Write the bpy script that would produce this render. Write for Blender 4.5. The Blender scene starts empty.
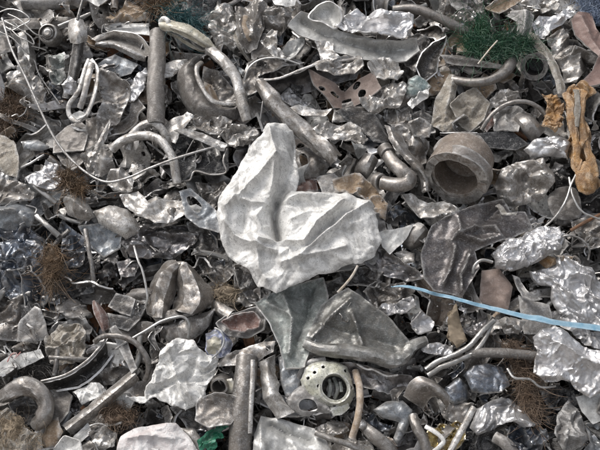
import bpy, math, random
import numpy as np
from mathutils import Matrix, Vector
from mathutils.geometry import delaunay_2d_cdt

# ------------------------------------------------------------------ camera, sky, sun, exposure
scene = bpy.context.scene
SLOPE, PITCH, DIST, TANX = math.radians(40), math.radians(30), 3.2, 0.3125
U = 1.0 / 300.0                                   # one modelling unit, about 3.3 mm
ORG = np.array([0.0, 0.0, 0.75])                  # a point on the heap's slope
EX = np.array([1.0, 0, 0])
EY = np.array([0, math.cos(SLOPE), math.sin(SLOPE)])
EZ = np.array([0, -math.sin(SLOPE), math.cos(SLOPE)])
FWD = np.array([0, math.cos(PITCH), -math.sin(PITCH)])
CAM = ORG - FWD * DIST
cd = bpy.data.cameras.new("camera"); cam = bpy.data.objects.new("camera", cd)
scene.collection.objects.link(cam); scene.camera = cam
cam.location = CAM; cam.rotation_euler = (math.pi / 2 - PITCH, 0, 0)
cd.sensor_width = 36; cd.lens = 18 / TANX; cd.clip_start = 0.05; cd.clip_end = 2000

SUN_EL, SUN_AZ = math.radians(60), math.radians(290)   # azimuth from +Y, clockwise: high on the left, raking over the slope
w = bpy.data.worlds.new("World"); scene.world = w; w.use_nodes = True
nt = w.node_tree; nt.nodes.clear()
sky = nt.nodes.new("ShaderNodeTexSky"); sky.sky_type = 'NISHITA'; sky.sun_disc = False
sky.sun_elevation = SUN_EL; sky.sun_rotation = SUN_AZ; sky.air_density = 1.0; sky.dust_density = 6.0; sky.ozone_density = 1.0
hs = nt.nodes.new("ShaderNodeHueSaturation"); hs.inputs["Saturation"].default_value = 0.30
bg = nt.nodes.new("ShaderNodeBackground"); bg.inputs["Strength"].default_value = 0.15
ow = nt.nodes.new("ShaderNodeOutputWorld")
nt.links.new(sky.outputs[0], hs.inputs["Color"]); nt.links.new(hs.outputs[0], bg.inputs[0]); nt.links.new(bg.outputs[0], ow.inputs[0])
sd = bpy.data.lights.new("sun", 'SUN'); sd.energy = 1.15; sd.angle = math.radians(22); sd.color = (1.0, 0.965, 0.92)
sun = bpy.data.objects.new("sun", sd); scene.collection.objects.link(sun)
sdir = Vector((math.sin(SUN_AZ) * math.cos(SUN_EL), math.cos(SUN_AZ) * math.cos(SUN_EL), math.sin(SUN_EL)))
sun.rotation_euler = sdir.to_track_quat('Z', 'Y').to_euler(); sun.location = (0, 0, 8)
vs = scene.view_settings
vs.view_transform = 'Standard'; vs.look = 'None'; vs.exposure = 0.14; vs.gamma = 1.0; vs.use_curve_mapping = False
scene.cycles.adaptive_threshold = .02; scene.cycles.max_bounces = 4; scene.cycles.diffuse_bounces = 2; scene.cycles.glossy_bounces = 3

# ------------------------------------------------------------------ noise and mapping helpers
_TAB = np.random.RandomState(7).rand(256, 256)
def vn(x, y, seed=0):
    x = np.asarray(x, float) + seed * 17.31; y = np.asarray(y, float) + seed * 9.73
    xi = np.floor(x).astype(int); yi = np.floor(y).astype(int); fx = x - xi; fy = y - yi
    fx = fx * fx * (3 - 2 * fx); fy = fy * fy * (3 - 2 * fy)
    a = _TAB[xi & 255, yi & 255]; b = _TAB[(xi + 1) & 255, yi & 255]; c = _TAB[xi & 255, (yi + 1) & 255]; d = _TAB[(xi + 1) & 255, (yi + 1) & 255]
    return (a * (1 - fx) + b * fx) * (1 - fy) + (c * (1 - fx) + d * fx) * fy
def fbm(x, y, seed=0, o=3):
    r = 0; a = .5
    for k in range(o):
        r = r + a * (vn(x * 2 ** k, y * 2 ** k, seed + k * 3) - .5) * 2; a *= .5
    return r
def facet(u, v, seed):
    """flat triangular facets with random corner heights in -1..1"""
    o = seed * 31 % 251; i = np.floor(u).astype(int); j = np.floor(v).astype(int); fx = u - i; fy = v - j
    g = lambda a, b: _TAB[(i + a + o) & 255, (j + b + o * 3) & 255] * 2 - 1
    a, b, c, d = g(0, 0), g(1, 0), g(0, 1), g(1, 1); k = _TAB[(i + 91 + o) & 255, (j + 17) & 255] > .5
    z1 = np.where(fx > fy, a + (b - a) * fx + (d - b) * fy, a + (c - a) * fy + (d - c) * fx)
    z2 = np.where(fx + fy < 1, a + (b - a) * fx + (c - a) * fy, d + (c - d) * (1 - fx) + (b - d) * (1 - fy))
    return np.where(k, z1, z2)
def crump(x, y, sc, seed, ang=0, st=1.0, o=3):
    """crushed-sheet relief in about -1..1: flat facets meeting in sharp creases, two sizes"""
    rs = np.random.RandomState(seed % 99991); ang = ang + rs.uniform(-.5, .5)
    c, s = math.cos(ang), math.sin(ang)
    u = (x * c + y * s) / (sc * st); v = (-x * s + y * c) / sc
    wu = fbm(u * .55, v * .55, seed % 97, 2); wv = fbm(u * .55 + 40, v * .55, seed % 89, 2)
    u = u + wu * 1.3; v = v + wv * 1.3
    z = facet(u * .8, v * .8, seed) * .8
    if o > 1: z = z + facet(u * 1.9 + v * .5, v * 1.9 - u * .5, seed + 3) * .33
    if o > 2: z = z + facet(u * 4.1, v * 4.1, seed + 7) * .11
    return z
def M(P):
    """modelling units (right, up, height above the slope) -> metres in the world"""
    P = np.asarray(P, float)
    return P[..., 0:1] * U * EX + P[..., 1:2] * U * EY + P[..., 2:3] * U * EZ + ORG
CX = (CAM - ORG) @ EX; CY = (CAM - ORG) @ EY; CZ = (CAM - ORG) @ EZ
_fy, _fz = FWD @ EY, FWD @ EZ
_up = np.array([0, math.sin(PITCH), math.cos(PITCH)]); _uy, _uz = _up @ EY, _up @ EZ
def on_slope(x, y, h):
    """where the sight line of a point measured in the 600x450 photograph meets the level h above the slope"""
    x = np.asarray(x, float); y = np.asarray(y, float); h = np.asarray(h, float)
    a = (x - 300) / 300 * TANX; b = -(y - 225) / 300 * TANX
    dx, dy, dz = a, _fy + b * _uy, _fz + b * _uz
    t = (h * U - CZ) / dz
    return np.stack([(CX + t * dx) / U, (CY + t * dy) / U, h + 0 * t], -1)
_T = [0, 0, 3.0]
def K(x, y, z=3.0): _T[:] = [x, y, z]
def pp(s):
    v = np.array([float(q) for q in s.split()]).reshape(-1, 2)
    return np.stack([_T[0] + v[:, 0] / _T[2], _T[1] + v[:, 1] / _T[2]], -1)
def pp3(s, h=None):
    if h is not None:
        v = pp(s); return on_slope(v[:, 0], v[:, 1], np.full(len(v), float(h)))
    v = np.array([float(q) for q in s.split()]).reshape(-1, 3)
    return on_slope(_T[0] + v[:, 0] / _T[2], _T[1] + v[:, 1] / _T[2], v[:, 2])

# ------------------------------------------------------------------ materials
MATS = {}
def mat(key, c1, c2, met, rough, da=.4, dirt=(.115, .092, .07), scale=28, bump=.15, bsc=190, wear=.65, wc=(.75, .74, .72), scr=.3, da_t=.5, var=.35, spec=.5, scuff=.38, edge_=(.465, .395)):
    m = bpy.data.materials.new(key); m.use_nodes = True; t = m.node_tree; N = t.nodes; L = t.links
    b = N["Principled BSDF"]; b.inputs["Specular IOR Level"].default_value = spec
    tc = N.new("ShaderNodeTexCoord"); oi = N.new("ShaderNodeObjectInfo")
    mu = N.new("ShaderNodeMath"); mu.operation = 'MULTIPLY'; mu.inputs[1].default_value = 37.0; L.new(oi.outputs["Random"], mu.inputs[0])
    va = N.new("ShaderNodeVectorMath"); va.operation = 'ADD'; L.new(tc.outputs["Object"], va.inputs[0]); L.new(mu.outputs[0], va.inputs[1]); vec = va.outputs[0]
    def noise(sc, det=5, dist=0, v=vec, ro=.6):
        n = N.new("ShaderNodeTexNoise"); n.inputs["Scale"].default_value = sc; n.inputs["Detail"].default_value = det; n.inputs["Roughness"].default_value = ro
        n.inputs["Distortion"].default_value = dist; L.new(v, n.inputs["Vector"]); return n.outputs["Fac"]
    def ramp(f, a, c):
        r = N.new("ShaderNodeMapRange"); r.inputs["From Min"].default_value = a; r.inputs["From Max"].default_value = c; L.new(f, r.inputs["Value"]); return r.outputs[0]
    def math_(op, a, c):
        q = N.new("ShaderNodeMath"); q.operation = op
        for i, v in enumerate((a, c)):
            if isinstance(v, (int, float)): q.inputs[i].default_value = v
            else: L.new(v, q.inputs[i])
        return q.outputs[0]
    def mix(f, a, c):
        q = N.new("ShaderNodeMix"); q.data_type = 'RGBA'
        if isinstance(f, (int, float)): q.inputs[0].default_value = f
        else: L.new(f, q.inputs[0])
        for i, v in ((6, a), (7, c)):
            if isinstance(v, tuple): q.inputs[i].default_value = (*v, 1)
            else: L.new(v, q.inputs[i])
        return q.outputs[2]
    n1 = noise(scale, 4, .6)
    col = mix(ramp(n1, .36, .64), c1, c2)
    mp = N.new("ShaderNodeMapping"); mp.inputs["Scale"].default_value = (1, 9, 3); mp.inputs["Rotation"].default_value = (0, .2, .6); L.new(vec, mp.inputs["Vector"])
    sc_ = ramp(noise(scale * 3.2, 2, .4, mp.outputs[0]), .56, .72)
    if scr: col = mix(math_('MULTIPLY', sc_, scr), col, wc)
    if wear:
        ge = N.new("ShaderNodeNewGeometry"); pw = ramp(ge.outputs["Pointiness"], .51, .57)
        pw = math_('MULTIPLY', pw, wear); pw = math_('MULTIPLY', pw, ramp(noise(scale * 2, 2), .3, .6)); col = mix(pw, col, wc)
    n2 = noise(scale * .62, 6, 1.2, ro=.75); dm = math_('MULTIPLY', ramp(n2, da_t - .08, da_t + .12), da)
    n4 = noise(scale * 3.4, 5, 1.6, ro=.72)
    col = mix(math_('MULTIPLY', ramp(n4, .53, .66), scuff), col, wc)
    sp = math_('MULTIPLY', ramp(n4, *edge_), min(1, da * 1.05)); dm = math_('MAXIMUM', dm, sp)
    col = mix(dm, col, dirt)
    hv = N.new("ShaderNodeHueSaturation"); L.new(col, hv.inputs["Color"])
    r2 = math_('FRACT', math_('MULTIPLY', oi.outputs["Random"], 7.13), 0.0)
    L.new(math_('ADD', math_('MULTIPLY', r2, var), 1 - var * .55), hv.inputs["Value"])
    L.new(hv.outputs[0], b.inputs["Base Color"])
    L.new(math_('MULTIPLY', math_('SUBTRACT', 1.0, math_('MULTIPLY', dm, .6)), met), b.inputs["Metallic"])
    rr = math_('ADD', math_('MULTIPLY', n4, .5), rough - .31); rr = math_('ADD', rr, math_('MULTIPLY', dm, .22)); L.new(rr, b.inputs["Roughness"])
    bn = N.new("ShaderNodeBump"); bn.inputs["Strength"].default_value = bump; bn.inputs["Distance"].default_value = .007
    h = math_('ADD', math_('MULTIPLY', noise(bsc, 3, .5), .6), math_('ADD', math_('MULTIPLY', n2, 1.0), math_('MULTIPLY', n4, 1.2))); L.new(h, bn.inputs["Height"]); L.new(bn.outputs[0], b.inputs["Normal"])
    MATS[key] = m; return m
mat('alu', (.84, .82, .79), (.52, .50, .475), .7, .43, .75, scale=30)
mat('sil', (.54, .52, .50), (.26, .247, .232), .75, .42, .75, scale=30)
mat('foil', (.88, .88, .89), (.66, .66, .68), .8, .40, .45, bump=.16, scr=.1, scuff=.3)
mat('dfoil', (.36, .35, .36), (.13, .128, .13), .9, .36, .5, bump=.16, scr=.2)
mat('bfoil', (.26, .30, .36), (.08, .095, .12), .9, .34, .5, bump=.16, scr=.2)
mat('dull', (.23, .215, .20), (.11, .102, .095), .65, .42, .55)
mat('gry', (.30, .295, .29), (.19, .185, .18), .25, .5, .45)
mat('drk', (.065, .063, .062), (.03, .03, .031), .4, .34, .35, wear=.45, scuff=.25)
mat('blk', (.022, .022, .024), (.04, .04, .042), .1, .34, .25, dirt=(.09, .085, .08), wear=.2)
mat('whi', (.94, .93, .90), (.82, .81, .78), .12, .42, .55, dirt=(.15, .14, .125), scale=30, wear=.2, wc=(.85, .84, .82), bump=.14, bsc=160, da_t=.53, scr=.15, var=.1, scuff=.5, edge_=(.445, .40))
mat('lgt', (.62, .62, .60), (.46, .46, .45), .35, .46, .45, dirt=(.13, .12, .105))
mat('taupe', (.19, .172, .155), (.12, .108, .098), .25, .5, .25, dirt=(.08, .07, .06), wear=.4, scr=.4, scuff=.2)
mat('brown', (.32, .245, .21), (.25, .185, .155), .05, .62, .35, dirt=(.10, .075, .06), wear=.35, wc=(.5, .45, .42), scr=.25)
mat('tpipe', (.26, .235, .215), (.14, .128, .116), .6, .38, .3, wear=.6, scr=.45, scuff=.2)
mat('cpipe', (.27, .22, .18), (.17, .135, .11), .25, .5, .5, wear=.5)
mat('rust', (.25, .11, .05), (.14, .07, .04), .05, .8, .4, wear=.2, wc=(.4, .25, .15))
mat('orust', (.46, .25, .085), (.22, .13, .065), .0, .62, .45, dirt=(.16, .09, .05), wear=.5, wc=(.8, .66, .5), scale=20, bump=.7)
mat('redb', (.23, .125, .10), (.16, .09, .075), .05, .55, .4, dirt=(.1, .07, .06))
mat('redt', (.32, .215, .185), (.24, .155, .135), .05, .55, .35, dirt=(.12, .085, .07), wear=.35, wc=(.5, .45, .42))
mat('beige', (.47, .43, .37), (.33, .29, .24), .1, .65, .5, dirt=(.12, .1, .07), bump=.7)
mat('tan', (.42, .31, .20), (.28, .2, .13), .0, .7, .4, dirt=(.1, .07, .05))
mat('teal', (.17, .235, .235), (.11, .16, .165), .3, .4, .4)
mat('bgr', (.30, .33, .36), (.19, .21, .23), .5, .38, .45)
mat('purp', (.155, .142, .144), (.09, .083, .085), .55, .34, .35, wear=.6)
mat('grn', (.34, .37, .35), (.24, .27, .255), .35, .5, .55, dirt=(.1, .085, .08))
mat('zinc', (.64, .63, .50), (.40, .405, .36), .3, .42, .6, dirt=(.07, .065, .05), da_t=.56)
mat('ylw', (.60, .57, .47), (.40, .37, .28), .15, .5, .45, dirt=(.12, .1, .06))
mat('gold', (.62, .47, .17), (.34, .26, .12), .9, .28, .4)
mat('bstrap', (.17, .36, .50), (.27, .45, .57), .0, .38, .18, dirt=(.3, .36, .42), wear=.3, wc=(.72, .8, .86), scr=.3, da_t=.6, bump=.12, scuff=.2)
mat('blue', (.08, .115, .27), (.2, .21, .23), .2, .4, .3, wear=.3)
mat('green', (.012, .14, .075), (.01, .08, .05), .0, .35, .2, wear=.3, wc=(.1, .45, .3))
mat('pink', (.85, .845, .84), (.79, .755, .745), .0, .55, .35, dirt=(.5, .36, .33), scale=22, wear=.1, bump=.5, var=.1, scuff=.3)
mat('gwool', (.01, .065, .04), (.03, .10, .05), .0, .5, .2, dirt=(.10, .14, .06), wear=0, scr=0, bump=.1, scuff=0)
mat('twool', (.03, .12, .13), (.015, .07, .08), .0, .55, .2, wear=0, scr=0, bump=.1, scuff=0)
mat('blwool', (.16, .22, .34), (.3, .36, .46), .0, .5, .2, wear=0, scr=0, bump=.1, scuff=0)
mat('bwool', (.17, .115, .075), (.10, .07, .05), .0, .7, .2, wear=0, scr=0, bump=.1, scuff=0)
mat('rwool', (.17, .105, .055), (.10, .068, .042), .0, .7, .2, wear=0, scr=0, bump=.1, scuff=0)
mat('tnwool', (.36, .29, .21), (.24, .19, .13), .0, .75, .2, wear=0, scr=0, bump=.1, scuff=0)
mat('dwool', (.05, .048, .046), (.1, .095, .09), .3, .5, .2, wear=0, scr=0, bump=.1, scuff=0)
mat('panel', (.20, .205, .195), (.125, .127, .12), .55, .36, .4, wear=.6, scr=.35, scuff=.25)
mat('dwire', (.36, .35, .34), (.22, .215, .21), .7, .4, .4)
mat('hsil', (.44, .415, .39), (.22, .205, .19), .7, .4, .75, scale=28)
mat('cut', (.86, .85, .84), (.62, .61, .59), .7, .36, .35, wear=0, scr=0)
mat('straw', (.46, .36, .22), (.36, .27, .16), .0, .6, .2, scr=0)
mat('wire', (.58, .57, .55), (.38, .37, .35), .7, .36, .3)
mat('red', (.45, .06, .04), (.3, .04, .03), .0, .5, .3, scr=0, scuff=0)
mat('soil', (.06, .05, .042), (.03, .026, .022), .0, .8, .3, bump=1.0, bsc=220, wear=0, scr=0, scuff=0)
mat('dirt', (.17, .15, .13), (.12, .105, .09), .0, .9, .3, bump=1.0, scale=4, bsc=40, wear=0, scr=0, scuff=0)

# ------------------------------------------------------------------ mesh helpers
MASK = np.zeros((450, 600), bool); TOP = np.full((450, 600), -30.0)
def cover(V):
    """remember which part of the slope is already covered"""
    W = M(V) - CAM; f = W @ FWD; x = 300 + (W @ EX) / f / TANX * 300; y = 225 - (W @ _up) / f / TANX * 300
    for dx in (-1, 0, 1):
        for dy in (-1, 0, 1):
            i, j = np.rint(y + dy).astype(int), np.rint(x + dx).astype(int); k = (i >= 0) & (i < 450) & (j >= 0) & (j < 600); MASK[i[k], j[k]] = True; np.maximum.at(TOP, (i[k], j[k]), V[k, 2])
HEROES = []          # (x, y, short phrase) landmarks for describing the small pieces
SEED = [100]
def nseed(): SEED[0] += 13; return SEED[0]
class FL(list): nside = 0
BARE = {'alu', 'sil', 'foil', 'dfoil', 'bfoil', 'dull', 'gry', 'lgt', 'taupe', 'bgr', 'purp', 'grn', 'drk', 'tpipe', 'cpipe', 'brown', 'teal', 'redt'}
def make_mesh(name, V, F, mats, fm=None):
    if isinstance(mats, str) and mats in BARE and getattr(F, 'nside', 0):      # sheared edges: bare metal, its brightness also imitates rims catching light
        mats = [mats, 'cut']; fm = np.zeros(len(F), int); fm[len(F) - F.nside:] = 1
    me = bpy.data.meshes.new(name); me.from_pydata(V.tolist(), [], F if isinstance(F, list) else F.tolist())
    for q in (mats if isinstance(mats, (list, tuple)) else [mats]): me.materials.append(MATS[q])
    me.polygons.foreach_set("use_smooth", np.ones(len(me.polygons), bool))
    if fm is not None: me.polygons.foreach_set("material_index", np.asarray(fm, np.int32))
    me.set_sharp_from_angle(angle=.5); me.update(); return me
def tag(o, label=None, cat=None, group=None, kind=None):
    for k, v in (("label", label), ("category", cat), ("group", group), ("kind", kind)):
        if v: o[k] = v
    return o
def put(name, label, cat, V, F, m, parent=None, ref=None, group=None):
    V = np.asarray(V, float); W = M(V)
    c = V.mean(0).copy(); c[2] = V[:, 2].min(); o0 = M(c)
    o = bpy.data.objects.new(name, make_mesh(name, W - o0, F, m)); scene.collection.objects.link(o)
    if parent is None:
        o.location = o0; tag(o, label, cat, group)
        if ref: HEROES.append((c[0], c[1], ref))
    else:
        o.parent = parent; o.location = o0 - np.array(parent.location)
        if parent.parent: o.location = o0 - np.array(parent.location) - np.array(parent.parent.location)
        if label: o["label"] = label
    return o
def vnormals(V, F):
    n = np.zeros_like(V); F = np.asarray(F)
    a = V[F[:, 1]] - V[F[:, 0]]; b = V[F[:, 2]] - V[F[:, 0]]
    if F.shape[1] == 4: a = V[F[:, 2]] - V[F[:, 0]]; b = V[F[:, 3]] - V[F[:, 1]]
    fn = np.cross(a, b)
    for k in range(F.shape[1]): np.add.at(n, F[:, k], fn)
    return n / np.maximum(np.linalg.norm(n, axis=1, keepdims=True), 1e-9)
def solid(V, F, th):
    """give an open surface a thickness, closed all round"""
    F = np.asarray(F); n = len(V); B = V - vnormals(V, F) * th
    k = F.shape[1]; E = np.concatenate([np.stack([F[:, i], F[:, (i + 1) % k]], 1) for i in range(k)])
    key = np.sort(E, 1); code = key[:, 0].astype(np.int64) * n + key[:, 1]
    u, idx, cnt = np.unique(code, return_index=True, return_counts=True); be = E[idx[cnt == 1]]
    faces = FL(F.tolist() + (F[:, ::-1] + n).tolist() + np.stack([be[:, 1], be[:, 0], be[:, 0] + n, be[:, 1] + n], 1).tolist()); faces.nside = len(be)
    return np.concatenate([V, B]), faces
def inpoly(P, poly):
    x, y = P[:, 0], P[:, 1]; r = np.zeros(len(P), bool); q = np.roll(poly, 1, 0)
    for (x1, y1), (x2, y2) in zip(poly, q):
        c = ((y1 > y) != (y2 > y)); r ^= c & (x < (x2 - x1) * (y - y1) / ((y2 - y1) if y2 != y1 else 1e-9) + x1)
    return r
def segdist(P, A, B):
    d = np.full(len(P), 1e9)
    for a, b in zip(A, B):
        ab = b - a; t = np.clip(((P - a) @ ab) / max(ab @ ab, 1e-9), 0, 1)
        d = np.minimum(d, np.hypot(*(P - a - t[:, None] * ab).T))
    return d
def cat_rom(P, n, closed=False):
    P = np.asarray(P, float); m = len(P)
    if m == 2 and not closed: return P[0] + np.linspace(0, 1, n)[:, None] * (P[1] - P[0])
    seg = m if closed else m - 1
    t = np.linspace(0, seg, n, endpoint=not closed); i = np.minimum(t.astype(int), seg - 1); f = (t - i)[:, None]
    g = (lambda k: P[k % m]) if closed else (lambda k: P[np.clip(k, 0, m - 1)])
    a, b, c, d = g(i - 1), g(i), g(i + 1), g(i + 2)
    return .5 * (2 * b + (c - a) * f + (2 * a - 5 * b + 4 * c - d) * f ** 2 + (3 * b - a - 3 * c + d) * f ** 3)
def outline(poly, sp, torn, rs, rough=.5):
    q = np.roll(poly, -1, 0); out = []
    sm = cat_rom(poly, max(24, int(np.hypot(*(q - poly).T).sum() / sp)), True)
    li = []
    for a, b in zip(poly, q):
        n = max(1, int(np.hypot(*(b - a)) / sp)); li.append(a + np.arange(n)[:, None] / n * (b - a))
    li = np.concatenate(li)
    ii = np.linspace(0, len(sm), len(li), endpoint=False).astype(int)
    P = sm if rough < .25 else li
    s = np.arange(len(P)) * sp; o = rs.randint(1000)
    tn = (fbm(s / 16., s * 0 + o, 3, 2) * .8 + fbm(s / 4.5, s * 0 + o + 9, 5, 2) * .28) * torn * (rough > .25) + fbm(s / 7., s * 0 + o, 3, 2) * torn * (rough <= .25)
    d = np.roll(P, -1, 0) - np.roll(P, 1, 0); nn = np.stack([d[:, 1], -d[:, 0]], 1); nn /= np.maximum(np.hypot(*nn.T)[:, None], 1e-6)
    return P + nn * tn[:, None]
SPF = [1.0]
def sheet_geo(poly, h, am=3.0, sc=13, ang=0., st=1.0, dome=0, tilt=(0, 0), edge=0., ew=6., torn=1.0, ridges=(), holes=(), th=1.25, sp=1.45, seed=1, smooth=False, bend=None, low=0, fine=.7, vf=()):
    sp *= SPF[0]; rs = np.random.RandomState(seed); am = am * 1.7 if am > .9 else am * 1.2
    if am > 1.3 and not smooth:
        edge = edge or rs.uniform(-4, 5); low = low or 2.0; torn = torn * 1.6
        if tilt == (0, 0): tilt = tuple(rs.uniform(-.14, .14, 2))
    ol = outline(poly, sp, torn, rs, .1 if smooth else .5)
    hl = [outline(q, sp, .2, rs, .1) for q in holes]
    lo, hi = ol.min(0), ol.max(0)
    gx, gy = np.meshgrid(np.arange(lo[0], hi[0], sp), np.arange(lo[1], hi[1], sp * .87)); gx = gx + (np.arange(gx.shape[0])[:, None] % 2) * sp / 2
    G = np.stack([gx.ravel(), gy.ravel()], 1) + rs.uniform(-.22, .22, (gx.size, 2)) * sp
    G = G[inpoly(G, ol)]; d = segdist(G, ol, np.roll(ol, -1, 0)); G = G[d > sp * .55]
    for q in hl: G = G[~inpoly(G, q)]; d = segdist(G, q, np.roll(q, -1, 0)); G = G[d > sp * .5]
    P = np.concatenate([ol] + hl + [G]); ed = []; k = 0
    for q in [ol] + hl:
        n = len(q); ed += [(k + i, k + (i + 1) % n) for i in range(n)]; k += n
    v, _, f, *_ = delaunay_2d_cdt([Vector(p) for p in P], ed, [], 0, 1e-5)
    P = np.array([tuple(q) for q in v]); F = np.array([t for t in f if len(t) == 3])
    c = P[F].mean(1); ok = inpoly(c, ol)
    for q in hl: ok &= ~inpoly(c, q)
    F = F[ok]; us = np.unique(F); re = -np.ones(len(P), int); re[us] = np.arange(len(us)); P = P[us]; F = re[F]
    a = P[F[:, 1]] - P[F[:, 0]]; b = P[F[:, 2]] - P[F[:, 0]]; neg = a[:, 0] * b[:, 1] - a[:, 1] * b[:, 0] < 0; F[neg] = F[neg][:, ::-1]
    x, y = P.T; d = segdist(P, ol, np.roll(ol, -1, 0)); dm = max(d.max(), 1); c0 = (lo + hi) / 2
    z = np.full(len(P), float(h)) + tilt[0] * (x - c0[0]) + tilt[1] * (y - c0[1])
    dome = dome if smooth else dome * .6
    if dome: z += dome * np.sqrt(np.clip(1 - (1 - d / dm) ** 2, 0, 1))
    if bend: z += bend[1] * (((x - c0[0]) * math.cos(bend[0]) + (y - c0[1]) * math.sin(bend[0])) / (max(hi - lo) / 2)) ** 2
    if low: z += low * fbm(x / 32., y / 32., seed % 83, 2)
    for va, vo, vk in vf: z += vk * np.abs((x - c0[0]) * math.cos(va) + (y - c0[1]) * math.sin(va) - vo)
    for pts, hh, ww in ridges:
        rd = segdist(P, pts[:-1], pts[1:]); z += hh * 1.6 * np.exp(-(np.sqrt(rd * rd + .7) - .84) / ww)
    if am: z += am * crump(x, y, sc, seed, ang, st) * (.6 + .8 * vn(x / 20, y / 20, seed % 71))
    if fine: z += fine * crump(x, y, 5.0, seed + 5, ang, 1.3, 2)
    if edge: z += edge * np.exp(-d / ew) * (.25 + 1.3 * vn(x / 24, y / 24, seed % 67))
    lx = am * .22 * crump(x + 50, y, sc * 1.2, seed + 1, ang, st, 2); ly = am * .22 * crump(x, y + 50, sc * 1.2, seed + 2, ang, st, 2)
    V = np.stack([x + lx, y + ly, z], 1)
    return solid(V, F, th)
def sh(name, label, cat, m, h, pts, ref=None, parent=None, ridges=(), holes=(), group=None, **k):
    p = pp(pts); q = on_slope(p[:, 0], p[:, 1], np.full(len(p), float(h)))[:, :2]
    R = [(pp3(r, h)[:, :2], a, b) for r, a, b in ridges]; H = [pp3(r, h)[:, :2] for r in holes]
    if not parent: q = (q - q.mean(0)) * (1.13 if h < 15 else 1.05) + q.mean(0)
    if m in ('foil', 'bfoil', 'dfoil', 'whi'): k['sp'] = k.get('sp', 1.45) * .72
    V, F = sheet_geo(q, h, ridges=R, holes=H, seed=nseed(), **k)
    return put(name, label, cat, V, F, m, parent, ref, group)
def frames(P):
    T = np.gradient(P, axis=0); T /= np.maximum(np.linalg.norm(T, axis=1, keepdims=True), 1e-9)
    u = np.array([0, 0, 1.]) if abs(T[0][2]) < .9 else np.array([0, 1., 0]); X = np.cross(u, T[0]); X /= np.linalg.norm(X); out = []
    for t in T:
        X = X - t * (X @ t); X /= max(np.linalg.norm(X), 1e-9); out.append(X)
    X = np.array(out); return T, X, np.cross(T, X)
def tube_geo(P, r, bore=0, seg=16, dent=.06, flat=1.0, twist=0., step=1.6, seed=1, capped=True, taper=None, raw_pts=False, ragged=0):
    L = np.linalg.norm(np.diff(P, axis=0), axis=1).sum(); n = max(len(P) + 2, int(L / step), 6)
    C = cat_rom(P, n); T, X, Y = frames(C); b0 = float(np.mean(r)); s0 = np.linspace(0, L, n); dent = dent * 1.5 if dent > .015 else dent
    C = C + (X * fbm(s0 / (b0 * 4 + 4), s0 * 0 + seed % 29, 3, 2)[:, None] + Y * fbm(s0 / (b0 * 4 + 4), s0 * 0 + seed % 31, 6, 2)[:, None]) * b0 * min(dent * 2.2, .3)
    rr = np.interp(np.linspace(0, 1, n), np.linspace(0, 1, len(r)), r) if hasattr(r, '__len__') else np.full(n, float(r))
    th = np.linspace(0, 2 * math.pi, seg, endpoint=False); s = np.linspace(0, L, n)
    tt, ss = np.meshgrid(th, s); base = rr.mean()
    dn = 1 + dent * 2 * (fbm(np.cos(tt) * 1.3 + ss / (base * 3.5), np.sin(tt) * 1.3 + ss / (base * 6), seed % 61, 3))
    ca = np.cos(tt + twist * ss / max(L, 1)); sa = np.sin(tt + twist * ss / max(L, 1)) * flat
    dn = dn + min(dent, .12) * .9 * facet(tt * 1.4 + seed, ss / (base * 1.1), seed % 53) * np.minimum(1, base / 3)
    sq = 1 - np.clip(dent * 5, 0, .4) * np.clip(fbm(s / (base * 5 + 6), s * 0 + seed % 37, 5, 2) + .15, 0, 1)[:, None]; sa = sa * sq
    def ring(k): return C[:, None] + (X[:, None] * ca[..., None] + Y[:, None] * sa[..., None]) * (rr[:, None] * dn * k)[..., None]
    O = ring(1.0); off = 0
    if ragged:
        j = fbm(th * 2.2, th * 0 + seed % 50, 2, 3) * ragged; O[-1] += T[-1] * j[:, None]; O[-2] += T[-2] * j[:, None] * .6
    def quads(a, n_, flip):
        i, j = np.meshgrid(np.arange(n_ - 1), np.arange(seg), indexing='ij'); A = a + i * seg + j; B = a + i * seg + (j + 1) % seg
        q = np.stack([A, B, B + seg, A + seg], -1).reshape(-1, 4); return (q[:, ::-1] if flip else q).tolist()
    V = [O.reshape(-1, 3)]; F = quads(0, n, False)
    if bore:
        I = ring(bore)
        if ragged: I[-1] += T[-1] * j[:, None]; I[-2] += T[-2] * j[:, None] * .6
        V.append(I.reshape(-1, 3)); o = n * seg; F += quads(o, n, True)
        for e, fl in ((0, True), (n - 1, False)):
            for jx in range(seg):
                a, b2 = e * seg + jx, e * seg + (jx + 1) % seg; q = [a, b2, b2 + o, a + o]; F.append(q[::-1] if fl else q)
    else:
        k = n * seg
        for e, sg in ((0, -1), (n - 1, 1)):
            rows = [e * seg]; R = O[e] - C[e]
            for f_, b_ in ((.9, .05), (.5, .03)):
                V.append(C[e] + R * f_ + T[e] * sg * base * b_); rows.append(k); k += seg
            V.append((C[e] + T[e] * sg * base * .02)[None]); ce = k; k += 1
            for a, b2 in zip(rows[:-1], rows[1:]):
                for jx in range(seg):
                    q = [a + jx, a + (jx + 1) % seg, b2 + (jx + 1) % seg, b2 + jx]; F.append(q if sg > 0 else q[::-1])
            for jx in range(seg):
                q = [rows[-1] + jx, rows[-1] + (jx + 1) % seg, ce]; F.append(q if sg > 0 else q[::-1])
    return np.concatenate(V), F
def tb(name, label, cat, m, pts, r, h=None, ref=None, parent=None, group=None, **k):
    V, F = tube_geo(pp3(pts, h), r, seed=nseed(), **k); return put(name, label, cat, V, F, m, parent, ref, group)
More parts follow.
